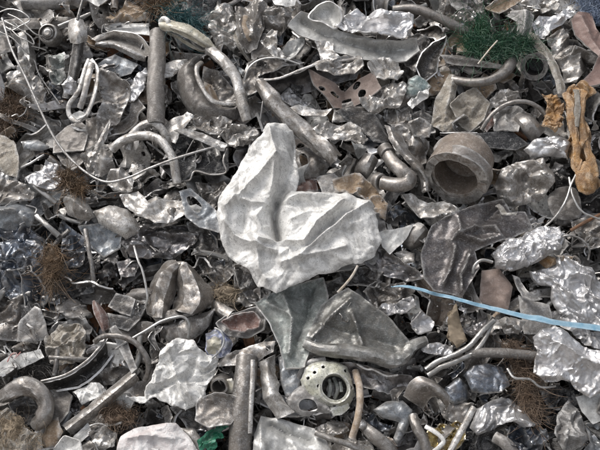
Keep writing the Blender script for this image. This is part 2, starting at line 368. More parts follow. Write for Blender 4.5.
def loft_geo(rows, nu=None, nv=None, th=1.0, am=0., sc=10, seed=1, sp=1.6, fine=.5, lin=False):
    sp *= SPF[0]; L = max(np.linalg.norm(np.diff(r, axis=0), axis=1).sum() for r in rows); nu = nu or max(8, int(L / sp))
    R = np.stack([cat_rom(r, nu) for r in rows]); wd = np.linalg.norm(np.diff(R[:, nu // 2], axis=0), axis=1).sum()
    nv = nv or max(4, int(wd / sp)); G = np.stack([cat_rom(R[:, i], nv) for i in range(nu)]) if not lin else np.stack([np.stack([np.interp(np.linspace(0, len(R) - 1, (len(R) - 1) * max(2, nv // (len(R) - 1)) + 1), np.arange(len(R)), R[:, i, k]) for k in range(3)], -1) for i in range(nu)]); nv = G.shape[1]
    i, j = np.meshgrid(np.arange(nu - 1), np.arange(nv - 1), indexing='ij'); a = i * nv + j
    F = np.stack([a, a + nv, a + nv + 1, a + 1], -1).reshape(-1, 4); V = G.reshape(-1, 3); n = vnormals(V, F)
    V = V + n * (am * crump(V[:, 0], V[:, 1], sc, seed) + fine * crump(V[:, 0], V[:, 1], 5, seed + 3, 0, 1.3, 2))[:, None]
    return solid(V, F, th)
def lf(name, label, cat, m, rows, ref=None, parent=None, group=None, **k):
    V, F = loft_geo([pp3(r) for r in rows], seed=nseed(), **k); return put(name, label, cat, V, F, m, parent, ref, group)
def lathe_geo(c, ax, prof, seg=40, dent=.0, seed=1):
    """prof: (radius, distance along the axis) pairs, open profile"""
    ax = np.array(ax, float); ax /= np.linalg.norm(ax); u = np.cross([0, 1., .1], ax); u /= np.linalg.norm(u); v = np.cross(ax, u)
    th = np.linspace(0, 2 * math.pi, seg, endpoint=False); V = []; n = len(prof)
    for i, (r, z) in enumerate(prof):
        rr = r * (1 + dent * fbm(np.cos(th) * 1.5 + i * .1, np.sin(th) * 1.5, seed, 3))
        V.append(np.asarray(c) + ax * z + (u * np.cos(th)[:, None] + v * np.sin(th)[:, None]) * rr[:, None])
    F = []
    for i in range(n - 1):
        for j in range(seg): F.append([i * seg + j, i * seg + (j + 1) % seg, (i + 1) * seg + (j + 1) % seg, (i + 1) * seg + j])
    V = np.concatenate(V); k = len(V)
    for e, fl in ((0, True), (n - 1, False)):
        if prof[e][0] < 3:
            q = [e * seg + j for j in range(seg)]; F.append(q[::-1] if fl else q)
    return V, F
def fib_geo(poly, h, n, ln, r, seed, lift=6, flow=None, curl=1.0, seg=6):
    rs = np.random.RandomState(seed); lo, hi = poly.min(0), poly.max(0); pts = []
    while len(pts) < n:
        c = rs.uniform(lo, hi, (n * 3, 2)); pts += c[inpoly(c, poly)].tolist()
    p0 = np.array(pts[:n]); z0 = h + rs.uniform(0, lift, n) * .7
    d = rs.normal(size=(n, 3)); d[:, 2] *= .55
    if flow is not None: d = d * .45 + np.array([math.cos(flow), math.sin(flow), .1])
    d /= np.linalg.norm(d, axis=1, keepdims=True); cv = rs.normal(size=(n, 3)) * curl; l = ln * np.clip(rs.exponential(.62, n) + .2, .2, 2.6)
    P = [np.column_stack([p0, z0])]
    for k in range(seg):
        d = d + np.cross(cv, d) * .42; d /= np.linalg.norm(d, axis=1, keepdims=True); q = P[-1] + d * (l / seg)[:, None]
        q[:, 2] = np.maximum(q[:, 2], h - 3); P.append(q)
    P = np.stack(P, 1); T = np.gradient(P, axis=1); T /= np.linalg.norm(T, axis=2, keepdims=True)
    X = np.cross(T, [0.3, .2, 1.]); X /= np.maximum(np.linalg.norm(X, axis=2, keepdims=True), 1e-6); Y = np.cross(T, X)
    tp = np.linspace(1, .5, seg + 1)[None, :, None]; R = (r * rs.uniform(.7, 1.3, n))[:, None, None] * tp
    V = np.stack([P + (X * math.cos(a) + Y * math.sin(a)) * R for a in (0, 2.094, 4.189)], 2).reshape(-1, 3)
    i, k, j = np.meshgrid(np.arange(n), np.arange(seg), np.arange(3), indexing='ij'); b = i * (seg + 1) * 3 + k * 3
    F = np.stack([b + j, b + (j + 1) % 3, b + 3 + (j + 1) % 3, b + 3 + j], -1).reshape(-1, 4)
    return V, F.tolist()
def fib(name, label, cat, m, h, pts, n, ln, r=.45, ref=None, parent=None, **k):
    q = pp3(pts, h)[:, :2]; sd_ = nseed(); k.setdefault('curl', .7)
    V, F = fib_geo(q, h, int(n * 2.2), ln, r * .5, sd_, **k)
    V2, F2 = sheet_geo((q - q.mean(0)) * .8 + q.mean(0), h - 1, am=3, sc=5, dome=5, torn=3, sp=1.8, seed=sd_)
    F = [list(f) for f in F] + [[i + len(V) for i in f] for f in F2]
    return put(name, label, cat, np.concatenate([V, V2]), F, m, parent, ref)
def lump_geo(c, rad, seed, amp=.18, sc=1.2, n=26, rot=0):
    """closed cast lump: a ball with radii rad = (x, y, z), dented"""
    th = np.linspace(0, math.pi, n // 2 + 1); ph = np.linspace(0, 2 * math.pi, n, endpoint=False); t, p = np.meshgrid(th, ph, indexing='ij')
    D = np.stack([np.sin(t) * np.cos(p), np.sin(t) * np.sin(p), np.cos(t)], -1)
    k = 1 + amp * (crump(D[..., 0] * 10 + D[..., 2] * 7, D[..., 1] * 10 + D[..., 2] * 5, 10 / sc, seed) * 1.3)
    k[0] = k[0].mean(); k[-1] = k[-1].mean()
    V = D * k[..., None] * np.array(rad); cr, sr = math.cos(rot), math.sin(rot)
    V = np.stack([V[..., 0] * cr - V[..., 1] * sr, V[..., 0] * sr + V[..., 1] * cr, V[..., 2]], -1) + np.asarray(c); m_ = len(th)
    i, j = np.meshgrid(np.arange(m_ - 1), np.arange(n), indexing='ij'); a = i * n + j; b = i * n + (j + 1) % n
    return V.reshape(-1, 3), np.stack([a, a + n, b + n, b], -1).reshape(-1, 4).tolist()
def lump(name, label, cat, m, pt, h, rad, ref=None, parent=None, **k):
    V, F = lump_geo(pp3(pt, h)[0], rad, nseed(), **k); return put(name, label, cat, V, F, m, parent, ref)
def root(name, label, cat, pt, h=0, ref=None):
    o = bpy.data.objects.new(name, None); scene.collection.objects.link(o); P = pp3(pt, h)[0]; o.location = M(P); o.empty_display_size = .02
    tag(o, label, cat)
    if ref: HEROES.append((P[0], P[1], ref))
    return o

# ------------------------------------------------------------------ the setting
def terrain(name, xs, ys, zf, m, label):
    X, Y = np.meshgrid(xs, ys, indexing='ij'); V = np.stack([X, Y, zf(X, Y)], -1).reshape(-1, 3); n = len(ys)
    i, j = np.meshgrid(np.arange(len(xs) - 1), np.arange(n - 1), indexing='ij'); a = i * n + j
    F = np.stack([a, a + n, a + n + 1, a + 1], -1).reshape(-1, 4)
    o = bpy.data.objects.new(name, make_mesh(name, V, F, m)); scene.collection.objects.link(o); return tag(o, label, None, None, 'structure')
def heap_z(X, Y):
    z = ORG[2] + Y * math.tan(SLOPE) - .175
    z = np.minimum(z, 3.3 - (Y - 2.9) * .8); z = np.minimum(z, (4.9 - np.abs(X)) * .75)
    return np.maximum(z + .06 * fbm(X * 5, Y * 5, 4, 3) + .03 * fbm(X * 18, Y * 18, 8, 2), -.25)
gs = np.concatenate([np.linspace(-600, -8, 9), np.linspace(-6, 6, 13), np.linspace(8, 600, 9)])
terrain('ground', gs, gs, lambda X, Y: 0.0 * X - .004, 'dirt', 'bare brown dirt ground around the heap')
terrain('heap_ground', np.linspace(-5.2, 5.2, 260), np.linspace(-1.4, 6.8, 205), heap_z, 'soil', 'dark grimy core of the scrap heap')
N_FILL, N_TOP, N_DEBRIS, N_CHIPS, N_OUT = 700, 300, 19000, 6000, 1900

# ------------------------------------------------------------------ scrap pieces, top left part of the heap
K(0, 0)
tb('pipe', 'smooth grey pipe lying level along the top edge of the heap', 'pipe', 'gry', '70 6 6 150 8 7 245 2 6', 8, ref='smooth grey pipe', dent=.03)
sh('steel_plate', 'narrow brownish steel bar behind the round grooved bushing', 'bar', 'taupe', 6, '0 62 60 52 140 50 215 55 212 75 140 78 70 80 0 88', tilt=(0, .1), am=2)
g = root('bushing', 'round metal bushing with concentric grooves beside tangled wire', 'bushing', '152 106', 8, ref='round grooved bushing')
c = pp3('152 106', 8)[0]; ax = (-.12, -.25, 1)
V, F = lathe_geo(c, ax, [(0.01, -10), (9, -10), (10.5, -8), (11, 5), (10.2, 9), (8.6, 10), (8.2, 7), (7.6, 6.5), (7.0, 6.5)], dent=.03, seed=5); put('sleeve', None, None, V, F, 'dull', g)
V, F = lathe_geo(c, ax, [(7.2, 4), (7.0, 6), (6.2, 8.5), (5.2, 9), (5.0, 7)], dent=.02, seed=6); put('inner_ring', None, None, V, F, 'drk', g)
V, F = lathe_geo(c, ax, [(5.4, 4), (5.3, 8), (4.2, 10.2), (2.6, 11), (0.01, 10.4)], dent=.05, seed=7); put('pin', None, None, V, F, 'alu', g)
tb('steel_rod', 'short bright rod between grooved bushing and dark upright strip', 'rod', 'wire', '175 78 14 215 62 16 272 40 14', 1.6)
lf('rubber_strip', 'dark flat strip standing upright below the silver clip', 'strip', 'drk', ['222 108 22 214 160 18 203 225 14 186 292 8', '238 106 26 232 165 22 220 230 17 202 296 10', '256 110 20 248 170 16 236 232 12 216 300 5'], ref='dark upright strip', th=1.5)
lf('clip', 'silver bent clip gripping the top of the dark upright strip', 'clip', 'alu', ['206 62 24 204 98 26 212 128 24', '226 55 31 232 95 33 232 132 30', '250 60 30 262 95 28 256 124 24'], ref='silver clip', th=1.2, am=1.5)
tb('steel_wire', 'thin dark wire rising from the silver clip to the top edge', 'wire', 'drk', '250 -5 30 240 30 32 232 60 32', 1.6)
sh('metal_block', 'small dull grey block under the silver clip', 'block', 'gry', 14, '236 140 262 132 274 160 262 182 240 176', am=2.5, sc=8, vf=[(.4, 0, -.4)], th=3)
sh('torn_sheet', 'pale torn triangular sheet hanging at the top edge', 'sheet', 'lgt', 24, '240 -18 256 0 300 34 322 2 330 -18', am=1.5, ridges=[('285 -15 302 30', 4, 5)], tilt=(0, -.15), ref='pale torn triangle')
lf('folded_gutter', 'boat-shaped folded silver gutter with a dark slit', 'gutter', 'alu', ['272 118 14 330 94 20 390 96 23 430 116 22 460 158 18', '284 122 16 335 104 16 392 110 15 428 130 14 450 162 12', '290 128 14 340 118 6 392 128 5 420 140 6 444 168 10', '286 132 16 340 130 20 384 148 22 412 160 20 438 172 17', '284 136 10 336 142 14 382 164 15 410 178 13 436 184 12'], ref='boat-shaped folded gutter', am=.8)
sh('ribbed_plate', 'light grey ribbed plate behind the boat-shaped gutter', 'plate', 'lgt', 8, '322 72 440 68 442 108 390 98 330 100', am=.4, ridges=[('322 80 440 76', 2, 2), ('322 90 440 86', 2, 2)], ang=0, tilt=(0, -.3))
sh('dirt_chunk', 'brown crumbly chunk above the ribbed plate', 'chunk', 'tan', 4, '330 30 390 10 440 40 445 62 360 66 320 55', dome=7, am=4, sc=9)
fib('rust_wool', 'reddish rusty tuft at the top edge beside brown chunk', 'tuft', 'rwool', 14, '440 -10 515 -10 520 25 480 40 440 25', 120, 18, .8)
sh('flat_plate', 'smooth blue-grey flat plate below the boat-shaped gutter', 'plate', 'bgr', 10, '298 188 345 166 408 194 388 218 326 228', am=.8, vf=[(1.2, 2, -.25)], ref='smooth blue-grey plate', tilt=(.1, .15))
tb('loop_strip', 'bright metal strip bent into a long narrow loop', 'strip', 'alu', '268 178 26 252 220 26 238 270 24 206 318 18 212 352 16 238 362 18 262 340 22 284 280 27 292 215 28 272 180 27', 2.6, flat=.55, twist=1.2, ref='long narrow metal loop')
tb('bent_strip', 'second bright strip lying inside the long narrow loop', 'strip', 'sil', '275 190 29 262 240 30 250 290 27 240 325 22', 3.2, flat=.6, twist=2)
tb('upright_pipe', 'matte brown-grey pipe standing upright beside the yellowish bundle', 'pipe', 'taupe', '474 96 16 468 180 24 466 270 27 467 372 24', 9, ref='upright brown-grey pipe', dent=.06, seg=24)
sh('foil_flap', 'pale crumpled flap just right of the upright pipe', 'flap', 'alu', 14, '490 200 520 182 556 180 548 206 516 226 492 230', dome=4, am=2.5)
sh('thin_sheet', 'creased thin silver sheet left of the upright pipe', 'sheet', 'sil', 14, '296 225 330 232 384 268 380 300 356 352 318 372 296 345 310 300', am=4.5, sc=14, tilt=(-.1, .2), edge=3)
sh('foil_scrap', 'small bright foil strip touching the upright pipe', 'foil scrap', 'foil', 16, '382 268 412 225 440 208 436 262 402 300 384 300', am=4, sc=9)
sh('metal_plate', 'dark grey-brown plate below the long narrow loop', 'plate', 'taupe', 8, '168 408 200 380 238 368 264 388 250 452 165 455', am=1.2, tilt=(.1, -.1))
sh('metal_plate', 'grey-brown upright panel between dark plate and pointed blade', 'panel', 'dull', 10, '262 360 330 368 322 400 300 460 258 460', am=2.5, tilt=(.2, 0), ridges=[('295 360 285 455', 3, 4)])
sh('blade_scrap', 'light pointed blade-like strip below the creased thin sheet', 'strip', 'alu', 18, '334 374 322 420 300 456 282 456 300 420', am=1.2, ridges=[('332 378 294 452', 3, 3)])
sh('crumpled_sheet', 'light grey crumpled sheet beside the long curved rod', 'sheet', 'alu', 8, '62 152 92 200 104 240 140 285 134 312 108 312 86 290 36 262 28 222 52 212', am=5, sc=13, edge=-5)
sh('white_flake', 'tiny white flake at the foot of the long narrow loop', 'flake', 'whi', 20, '222 352 240 340 262 350 236 368', am=1.2)
sh('foil_scrap', 'small bright foil knot left of the long narrow loop', 'foil scrap', 'foil', 14, '192 262 212 238 232 252 226 280 196 288', am=4, sc=6, dome=4)
fib('rust_wool', 'dark brown fibrous clump at the left edge', 'clump', 'bwool', 4, '0 300 40 298 74 318 66 350 34 400 0 402', 240, 22, .6, ref='dark brown fibre clump')
sh('foil_scrap', 'grey crumpled foil leaning on the long curved rod', 'foil scrap', 'sil', 14, '96 228 120 240 142 282 128 302 104 280', am=3.5, sc=8)
sh('leafy_scrap', 'greenish grey shredded tuft right of the long curved rod', 'shreds', 'grn', 8, '150 172 190 168 196 240 160 250 148 210', am=5, sc=6, torn=3, dome=4)
sh('rough_plate', 'brown-grey rough plate at the left edge near tangled wire', 'plate', 'taupe', 4, '-20 110 20 106 28 150 -20 160', am=2)
sh('rusty_sheet', 'light beige sheet with rusty lower corner at the left edge', 'sheet', 'beige', 20, '-20 395 12 402 38 420 58 470 60 510 52 532 20 525 -20 500', am=3, edge=3, dome=4, ref='light beige rusty sheet')
sh('metal_sliver', 'small blue-grey sliver above the light beige rusty sheet', 'sliver', 'bgr', 10, '66 424 110 418 144 438 120 450 74 446', dome=4, am=1.5)
K(0, 0, 1)
tb('long_rod', 'long thin steel rod curving from the tangled wire to the thick bent tubes', 'rod', 'dwire', '2 18 36 12 50 36 25 76 35 38 105 34 50 130 33 62 149 32 78 166 32 95 178 33 110 182 35 130 177 37 150 168 39 180 157 39 214 147 36', 1.25, seg=10, dent=.01, ref='long curved rod')
for q, lab in (('0 12 20 10 9 24 22 12 26 30 20 24 20 26 22 12 30 20 2 24 16', 'loop of tangled thin wire nearest the top left corner'),
               ('2 20 26 14 26 28 30 36 24 34 44 22 26 40 26 18 36 24 10 28 22', 'wide loop of tangled thin wire left of the grooved bushing'),
               ('8 14 24 20 20 28 34 33 26 42 36 20', 'stray thin wire end touching the grooved bushing'),
               ('0 32 24 12 38 26 22 48 26 34 60 18 40 76 14 60 104 14', 'thin dark wire running down beside the long curved rod')):
    tb('tangled_wire', lab, 'wire', 'wire' if 'dark' not in lab else 'drk', q, .7, seg=7, dent=.02)
tb('bent_tube', 'thick silver tube bent in an arch, upper one of the pair', 'tube', 'alu', '128 150 16 131 137 20 140 127 23 151 123 25 160 127 25 166 137 22 168 150 16', 4.2, dent=.05, flat=.9)
tb('bent_tube', 'thick silver tube bent in an arch, lower one with longer leg', 'tube', 'alu', '112 150 20 120 142 25 132 137 28 146 136 30 158 139 31 168 149 31 174 163 29 177 184 24', 4.6, dent=.05, flat=.9, ref='pair of thick bent tubes')

# ------------------------------------------------------------------ top middle
K(147, 0, 3.75)
g = root('yellow_bundle', 'yellowish white flattened bundle with lengthwise folds at top left', 'bundle', '150 130', 24, ref='yellowish folded bundle')
lf('fold', None, None, 'ylw', ['52 72 26 110 84 30 175 106 30 228 146 27 258 178 24', '44 92 29 105 100 36 170 126 37 220 160 32 252 184 26', '58 114 26 105 120 32 160 148 33 205 172 29 246 188 25'], parent=g, am=1.6, sc=7, th=1.4)
lf('fold', None, None, 'ylw', ['70 112 22 105 128 25 155 158 26 200 184 24 244 190 22', '84 128 20 115 144 22 160 176 23 205 192 20 240 192 20'], parent=g, am=1.4, sc=7, th=1.4)
tb('fold', None, None, 'whi', '50 84 28 62 70 31 80 82 32 74 108 28', 2.6, parent=g)
tb('fold', None, None, 'ylw', '90 104 36 150 124 39 205 156 35 250 182 28', 1.6, parent=g)
fib('teal_netting', 'tangle of teal netting behind the yellowish bundle', 'netting', 'twool', 18, '70 48 110 36 190 80 215 105 180 110 110 86', 260, 22, .5, ref='teal netting tangle')
sh('black_bag', 'black plastic sheet fragment at the top edge beside teal netting', 'sheet', 'blk', 10, '130 -20 275 -20 268 30 235 90 180 70 140 50', am=4, sc=16, dome=6)
ts = sh('trough_shell', 'broad curved brown-grey shell with a bright rolled rim', 'shell', 'taupe', 8, '124 300 150 258 196 232 206 244 192 268 196 300 216 344 250 388 300 402 336 398 320 436 262 452 206 440 158 404 132 350', am=1.2, dome=15, smooth=True, sp=1.6, ref='curved shell with bright rim')
tb('rim', None, None, 'alu', '206 236 22 188 252 27 192 290 29 212 336 29 246 378 28 290 390 26 338 388 22', 2.6, flat=.8, dent=.1, parent=ts)
sh('lining', None, None, 'dull', 8, '212 252 250 262 300 300 330 340 336 384 280 384 236 358 206 300', am=3, sc=12, tilt=(.1, .1), low=4, parent=ts)
tb('bent_pipe', 'thick dented silver pipe curving down from the yellowish bundle', 'pipe', 'alu', '232 184 24 268 214 31 306 254 33 334 300 32 344 350 30 360 400 27 376 452 22', [5, 6, 6, 5.5, 5.5, 6, 5], dent=.09, ref='dented curved silver pipe')
sh('foil_clump', 'crumpled light foil clump right of the teal netting', 'foil clump', 'alu', 14, '244 60 268 26 320 28 330 70 336 130 318 170 262 158 238 120', am=6, sc=8, dome=6, ref='light foil clump')
sh('folded_sheet', 'folded silver sheet with brown inner strip at top', 'sheet', 'sil', 12, '340 40 400 20 444 44 440 110 404 180 372 190 340 120', am=6, sc=11, ang=1.3, st=2, ridges=[('345 60 365 160', 6, 5), ('425 40 400 150', 5, 5)])
tb('brown_strip', 'brown curved strip tucked into the folded silver sheet', 'strip', 'tan', '372 60 20 362 90 22 378 130 22 390 150 18', 3.2, flat=.5)
sh('flat_plate', 'flat dark grey panel below the folded silver sheet', 'panel', 'taupe', 12, '398 150 440 132 486 154 478 210 436 224 396 214', am=.8, tilt=(0, .1))
sh('crumpled_sheet', 'grey crumpled sheet with frayed top left of pale panel', 'sheet', 'sil', 14, '432 46 480 30 540 44 536 72 496 122 448 112 428 84', am=5, sc=8, torn=2, dome=3)
sh('white_scrap', 'white folded scrap at the top edge above the pale panel', 'scrap', 'whi', 20, '468 -12 560 -12 552 18 520 26 482 18', am=2)
sh('accordion_scrap', 'pale pleated scrap left of the long pale panel', 'scrap', 'lgt', 16, '506 208 530 170 592 144 586 176 560 212 520 228', am=3, sc=6, ang=.6, st=4)
sh('fan_sheet', 'silver fan-shaped flake above the arched dark sheet', 'flake', 'alu', 22, '430 160 470 124 490 130 488 176 520 214 482 226 446 196', am=4, sc=9, edge=3)
ts = sh('arched_sheet', 'dark grey arched sheet with bright curved rim', 'sheet', 'dull', 12, '366 300 384 250 432 222 500 218 574 240 500 258 420 290 424 340 386 352', am=2.5, dome=3, edge=4, ref='arched dark sheet')
tb('rim', None, None, 'wire', '364 304 20 384 252 25 430 222 27 500 219 27 574 241 24', 1.0, seg=8, parent=ts)
tb('upright_wire', 'thin bright wire standing left of the rolled sheet tube', 'wire', 'wire', '424 450 16 432 400 22 436 360 24 420 330 24', .9, seg=8)
K(200, 0)
ts = lf('angular_trough', 'angular dark trough with a bright lip above the rolled tube', 'trough', 'dfoil', ['172 238 30 240 234 30 300 210 30 366 190 28 482 174 22', '184 250 20 246 250 14 306 232 12 370 214 12 480 194 14', '196 276 12 256 290 4 316 280 2 372 262 4 470 236 8'], am=3, sc=11, ref='angular dark trough')
tb('lip', None, None, 'alu', '170 240 31 236 235 32 300 210 32 362 190 30 480 175 24', 1.4, flat=.6, parent=ts)
tb('rolled_sheet_tube', 'rolled sheet tube slanting down right with a crumpled open end', 'rolled tube', 'sil', '176 246 28 220 300 30 290 372 30 350 424 31 408 478 30', [5.5, 8.5, 9, 9.5, 8.5], bore=.8, dent=.12, ragged=8, seg=26, ref='slanting rolled tube')
sh('foil_scrap', 'small white-edged foil twist inside the angular trough', 'foil scrap', 'foil', 10, '236 290 270 264 300 296 330 300 300 320 262 310', am=4, sc=7)
sh('thin_sheet', 'light curved sliver below the angular trough', 'sliver', 'alu', 12, '262 326 300 318 346 330 392 326 372 346 316 348', am=2, edge=2)
sh('pale_bent_sheet', 'long pale grey-green bent panel across the top of the heap', 'panel', 'lgt', 24, '272 82 312 42 352 54 392 84 440 104 520 122 600 128 640 118 650 150 610 176 544 184 470 172 400 156 352 124 300 106', am=1.5, sc=26, low=3, ridges=[('312 60 380 100 450 128 540 144 640 136', -6, 5), ('400 110 520 130 640 124', 4, 4)], edge=2, tilt=(0, .1), ref='long pale panel', sp=1.6)
sh('cup_flap', 'pale curled flap with blue-grey inside above the long pale panel', 'flap', 'lgt', 30, '330 54 352 26 386 12 416 34 420 66 404 88 372 72', am=1.5, dome=-9, edge=4, smooth=True, ref='pale curled flap')
sh('crumpled_sheet', 'big bright crumpled white-silver sheet above the long pale panel', 'sheet', 'foil', 30, '408 90 440 58 474 24 500 40 540 34 590 48 636 52 634 100 600 116 540 116 470 106', am=6, sc=11, ang=.2, st=1.4, dome=4, low=3, ref='bright sheet above the pale panel')
sh('leaf_sheet', 'dark silver leaf-shaped sheet above the perforated plate', 'sheet', 'sil', 24, '338 196 392 184 440 170 478 168 486 206 462 224 400 228 352 220', am=3, sc=13, ridges=[('345 206 480 190', 4, 6)], edge=3, tilt=(0, -.2))
sh('silver_flap', 'bright silver flap with a small hole beside the pale panel', 'flap', 'alu', 30, '348 126 376 120 402 128 398 150 420 170 392 186 366 176', am=3, sc=9, edge=3)
K(294, 0, 3.75)
sh('perforated_plate', 'brown perforated plate bent in a shallow V with round holes', 'plate', 'brown', 26, '58 262 102 284 152 300 192 322 240 294 292 272 322 330 262 370 202 382 152 392 118 352 80 318', am=1.0, sc=20, ridges=[('190 318 200 384', -9, 16)], tilt=(0, .05), th=1.5, torn=.4, edge=2, ref='perforated brown plate',
   holes=['92 322 104 316 118 324 112 336 98 334', '166 310 178 304 190 312 182 320', '222 316 234 300 250 302 246 314 232 322', '242 336 252 326 268 330 270 344 258 354 244 350', '182 358 196 348 216 350 214 362 198 370 184 368', '136 336 148 330 160 338 150 348', '150 346 166 340 170 346 158 352'])
sh('silver_scrap', 'bright crumpled scrap above the right arm of the perforated plate', 'scrap', 'alu', 22, '276 250 300 228 340 222 392 236 404 280 384 306 340 300 302 296', am=5, sc=9, dome=4)
sh('silver_scrap', 'bright crumpled scrap below the right arm of the perforated plate', 'scrap', 'alu', 22, '250 378 290 344 346 312 412 318 414 356 392 402 352 402 302 424 262 404', am=6, sc=10, dome=4, ref='scrap below the perforated plate')
sh('teal_dome', 'smooth teal-grey bulged cap right of the perforated plate', 'cap', 'teal', 16, '418 340 432 298 462 284 498 306 510 332 470 362 430 366', am=1.4, sc=9, dome=9, vf=[(.9, 2, -.15)], ref='teal-grey cap')
sh('white_scrap', 'white jagged flap under the teal-grey cap', 'flap', 'whi', 24, '424 384 462 362 506 326 500 366 470 388 442 412', am=3, sc=8)
sh('dark_plate', 'dark grey smooth plate below the perforated plate', 'plate', 'drk', 12, '160 398 218 386 286 404 282 440 230 460 150 456', am=1.5, dome=5)
K(294, 110, 3.75)
sh('panel_fragment', 'smooth dark grey curved panel fragment below the bright scrap', 'panel', 'drk', 18, '160 14 214 -10 290 0 322 50 362 112 340 128 296 124 254 76 196 44', am=1.5, dome=7, ref='smooth dark panel fragment', edge=2)
sh('crumpled_sheet', 'light crumpled silver sheet lying on the slanting rolled tube', 'sheet', 'alu', 36, '74 74 142 54 212 54 272 104 258 136 196 116 112 112', am=5, sc=9, edge=2, ref='light sheet on the rolled tube')
sh('slotted_cup', 'dull grey dented cup with a dark opening', 'cup', 'dull', 14, '6 150 44 144 84 158 126 206 94 240 40 250 10 226', dome=9, am=1.5, holes=['20 176 40 172 54 196 46 222 28 220'], ref='dented grey cup')
sh('red_scrap', 'small dark red fragment above the white crumpled sheet', 'fragment', 'redb', 12, '10 266 40 256 82 266 86 300 40 306 12 296', am=3, sc=8)
sh('flat_plate', 'grey flat plate wedged above the white crumpled sheet', 'plate', 'gry', 15, '84 244 150 238 200 288 186 316 108 314', am=1.2, tilt=(.1, 0))
sh('tan_cloth', 'tan crumpled rag above the right end of the white sheet', 'rag', 'tan', 16, '150 266 230 246 296 286 352 348 340 410 300 392 280 350 214 322 160 312', am=4, sc=12, dome=4, ref='tan crumpled rag')
g = root('elbow_fitting', 'dark steel elbow fitting bent in a U', 'pipe fitting', '380 240', 12, ref='dark steel elbow')
V, F = tube_geo(pp3('340 150 16 372 198 24 404 228 28 428 250 28 424 274 27 386 282 26 330 272 20'), [6.5, 7, 7.5, 8, 8, 7.5, 7], dent=.04, seg=22, seed=33); put('bend', None, None, V, F, 'tpipe', g)
V, F = tube_geo(pp3('326 268 20 308 262 16'), [8.4, 8.4], dent=.02, seg=22, seed=34); put('collar', None, None, V, F, 'tpipe', g)
V, F = tube_geo(pp3('352 166 20 338 146 15'), [8, 8], dent=.02, seg=22, seed=35); put('collar', None, None, V, F, 'tpipe', g)
tb('pipe_plug', 'dark steel plug-like pipe end left of the steel elbow', 'pipe end', 'tpipe', '254 240 8 268 212 20 286 174 22', [8, 8.5, 8], dent=.08, ref='steel plug')
lf('torn_strip', 'long torn silver strip running down right of the steel elbow', 'strip', 'sil', ['338 56 24 366 124 28 412 184 28 462 238 24 484 312 18', '362 60 30 392 128 32 438 186 30 486 244 26 500 306 20', '392 66 22 418 128 24 462 190 22 506 248 18 512 304 14'], am=3, sc=8, ref='long torn strip')
sh('metal_block', 'dull dark block above the long torn strip', 'block', 'dull', 18, '428 54 470 40 518 70 504 112 446 104', am=2, dome=6)
sh('grey_plate', 'crumpled grey plate between torn strip and smooth dark panel', 'plate', 'sil', 14, '350 0 430 -8 440 60 500 110 490 180 440 170 380 90', am=5, sc=12)
sh('torn_sheet', 'light torn sheet below the long torn strip', 'sheet', 'alu', 16, '408 328 440 320 500 356 560 346 600 372 590 400 520 414 476 408 430 360', am=4, sc=11, edge=3)
K(0, 0, 1)

# ------------------------------------------------------------------ top right
K(400, 0)
tb('thick_hose', 'thick grey hose curving down to the green wool', 'hose', 'tpipe', '-20 30 22 40 26 27 100 46 29 150 70 29 210 100 24', 5, dent=.02, ref='thick grey hose')
tb('bent_rod_pipe', 'curved grey pipe passing under the green wool', 'pipe', 'tpipe', '156 240 18 215 248 24 268 242 27 308 222 27 330 196 24 338 172 18', [4.6, 4.6, 4.8, 5.5, 6.2, 6.4], dent=.03, ref='curved grey pipe')
g = root('green_wool', 'dark green plastic wool clump at the top right', 'wool clump', '290 140', 26, ref='green wool')
for k, (q, n, fl) in enumerate((('188 112 215 96 256 102 262 146 240 174 200 164', 300, None), ('262 130 300 108 350 114 400 128 384 156 330 178 264 186', 380, .15), ('225 70 250 70 262 110 232 112', 60, 1.4))):
    fib('tuft', None, None, 'gwool', 24, q, n, 22, .5, parent=g, lift=9, flow=fl)
tb('straw', 'pale straw lying across the green wool', 'straw', 'straw', '234 192 38 262 156 42 292 122 40', .8, seg=8)
g = root('black_pipe_end', 'dark pipe end with a deep black bore facing outward', 'pipe', '403 200', 0, ref='black pipe end')
V, F = tube_geo(pp3('414 182 0 403 200 24'), 13, bore=.72, dent=.02, seg=32, seed=41); put('body', None, None, V, F, 'drk', g)
V, F = tube_geo(pp3('405 197 19 403 201 25'), 14.2, bore=.86, dent=.02, seg=32, seed=42); put('rim', None, None, V, F, 'drk', g)
V, F = tube_geo(pp3('414 182 -2 411 187 6'), 10.5, dent=.02, seg=24, seed=43); put('bore_shade', None, None, V, F, 'blk', g)  # black disc added at the back, standing in for shade in the bore
sh('arched_strip', 'light arched strip curving round the black pipe end', 'strip', 'beige', 28, '378 92 410 100 450 150 474 208 490 262 484 290 466 286 456 240 434 180 400 130', am=1.2, ridges=[('395 104 430 150 460 220 476 280', 4, 5)], ref='arched strip by the black pipe')
sh('bracket', 'grey T-shaped bracket above the green wool', 'bracket', 'gry', 26, '318 48 344 36 374 38 398 52 392 80 390 108 352 104 356 70', am=1, ridges=[('374 42 370 106', 3, 5)], th=2, ref='T-shaped bracket')
sh('crumpled_sheet', 'pale grey leafy crumpled sheet right of the arched strip', 'sheet', 'sil', 16, '440 110 470 92 500 88 514 130 552 160 566 190 528 240 498 236 486 200 456 160', am=6, sc=11, dome=4, ang=1, st=1.5, ref='leafy pale sheet')
sh('silver_scrap', 'bright white-silver crumple near the blue fibre corner', 'scrap', 'foil', 24, '398 74 420 52 460 48 500 24 524 44 492 68 462 84 432 108 408 100', am=5, sc=10)
sh('silver_scrap', 'crumpled pale scrap at the top edge above the T-shaped bracket', 'scrap', 'alu', 16, '340 -15 420 -20 480 0 470 26 430 46 380 34 345 20', am=5, sc=9)
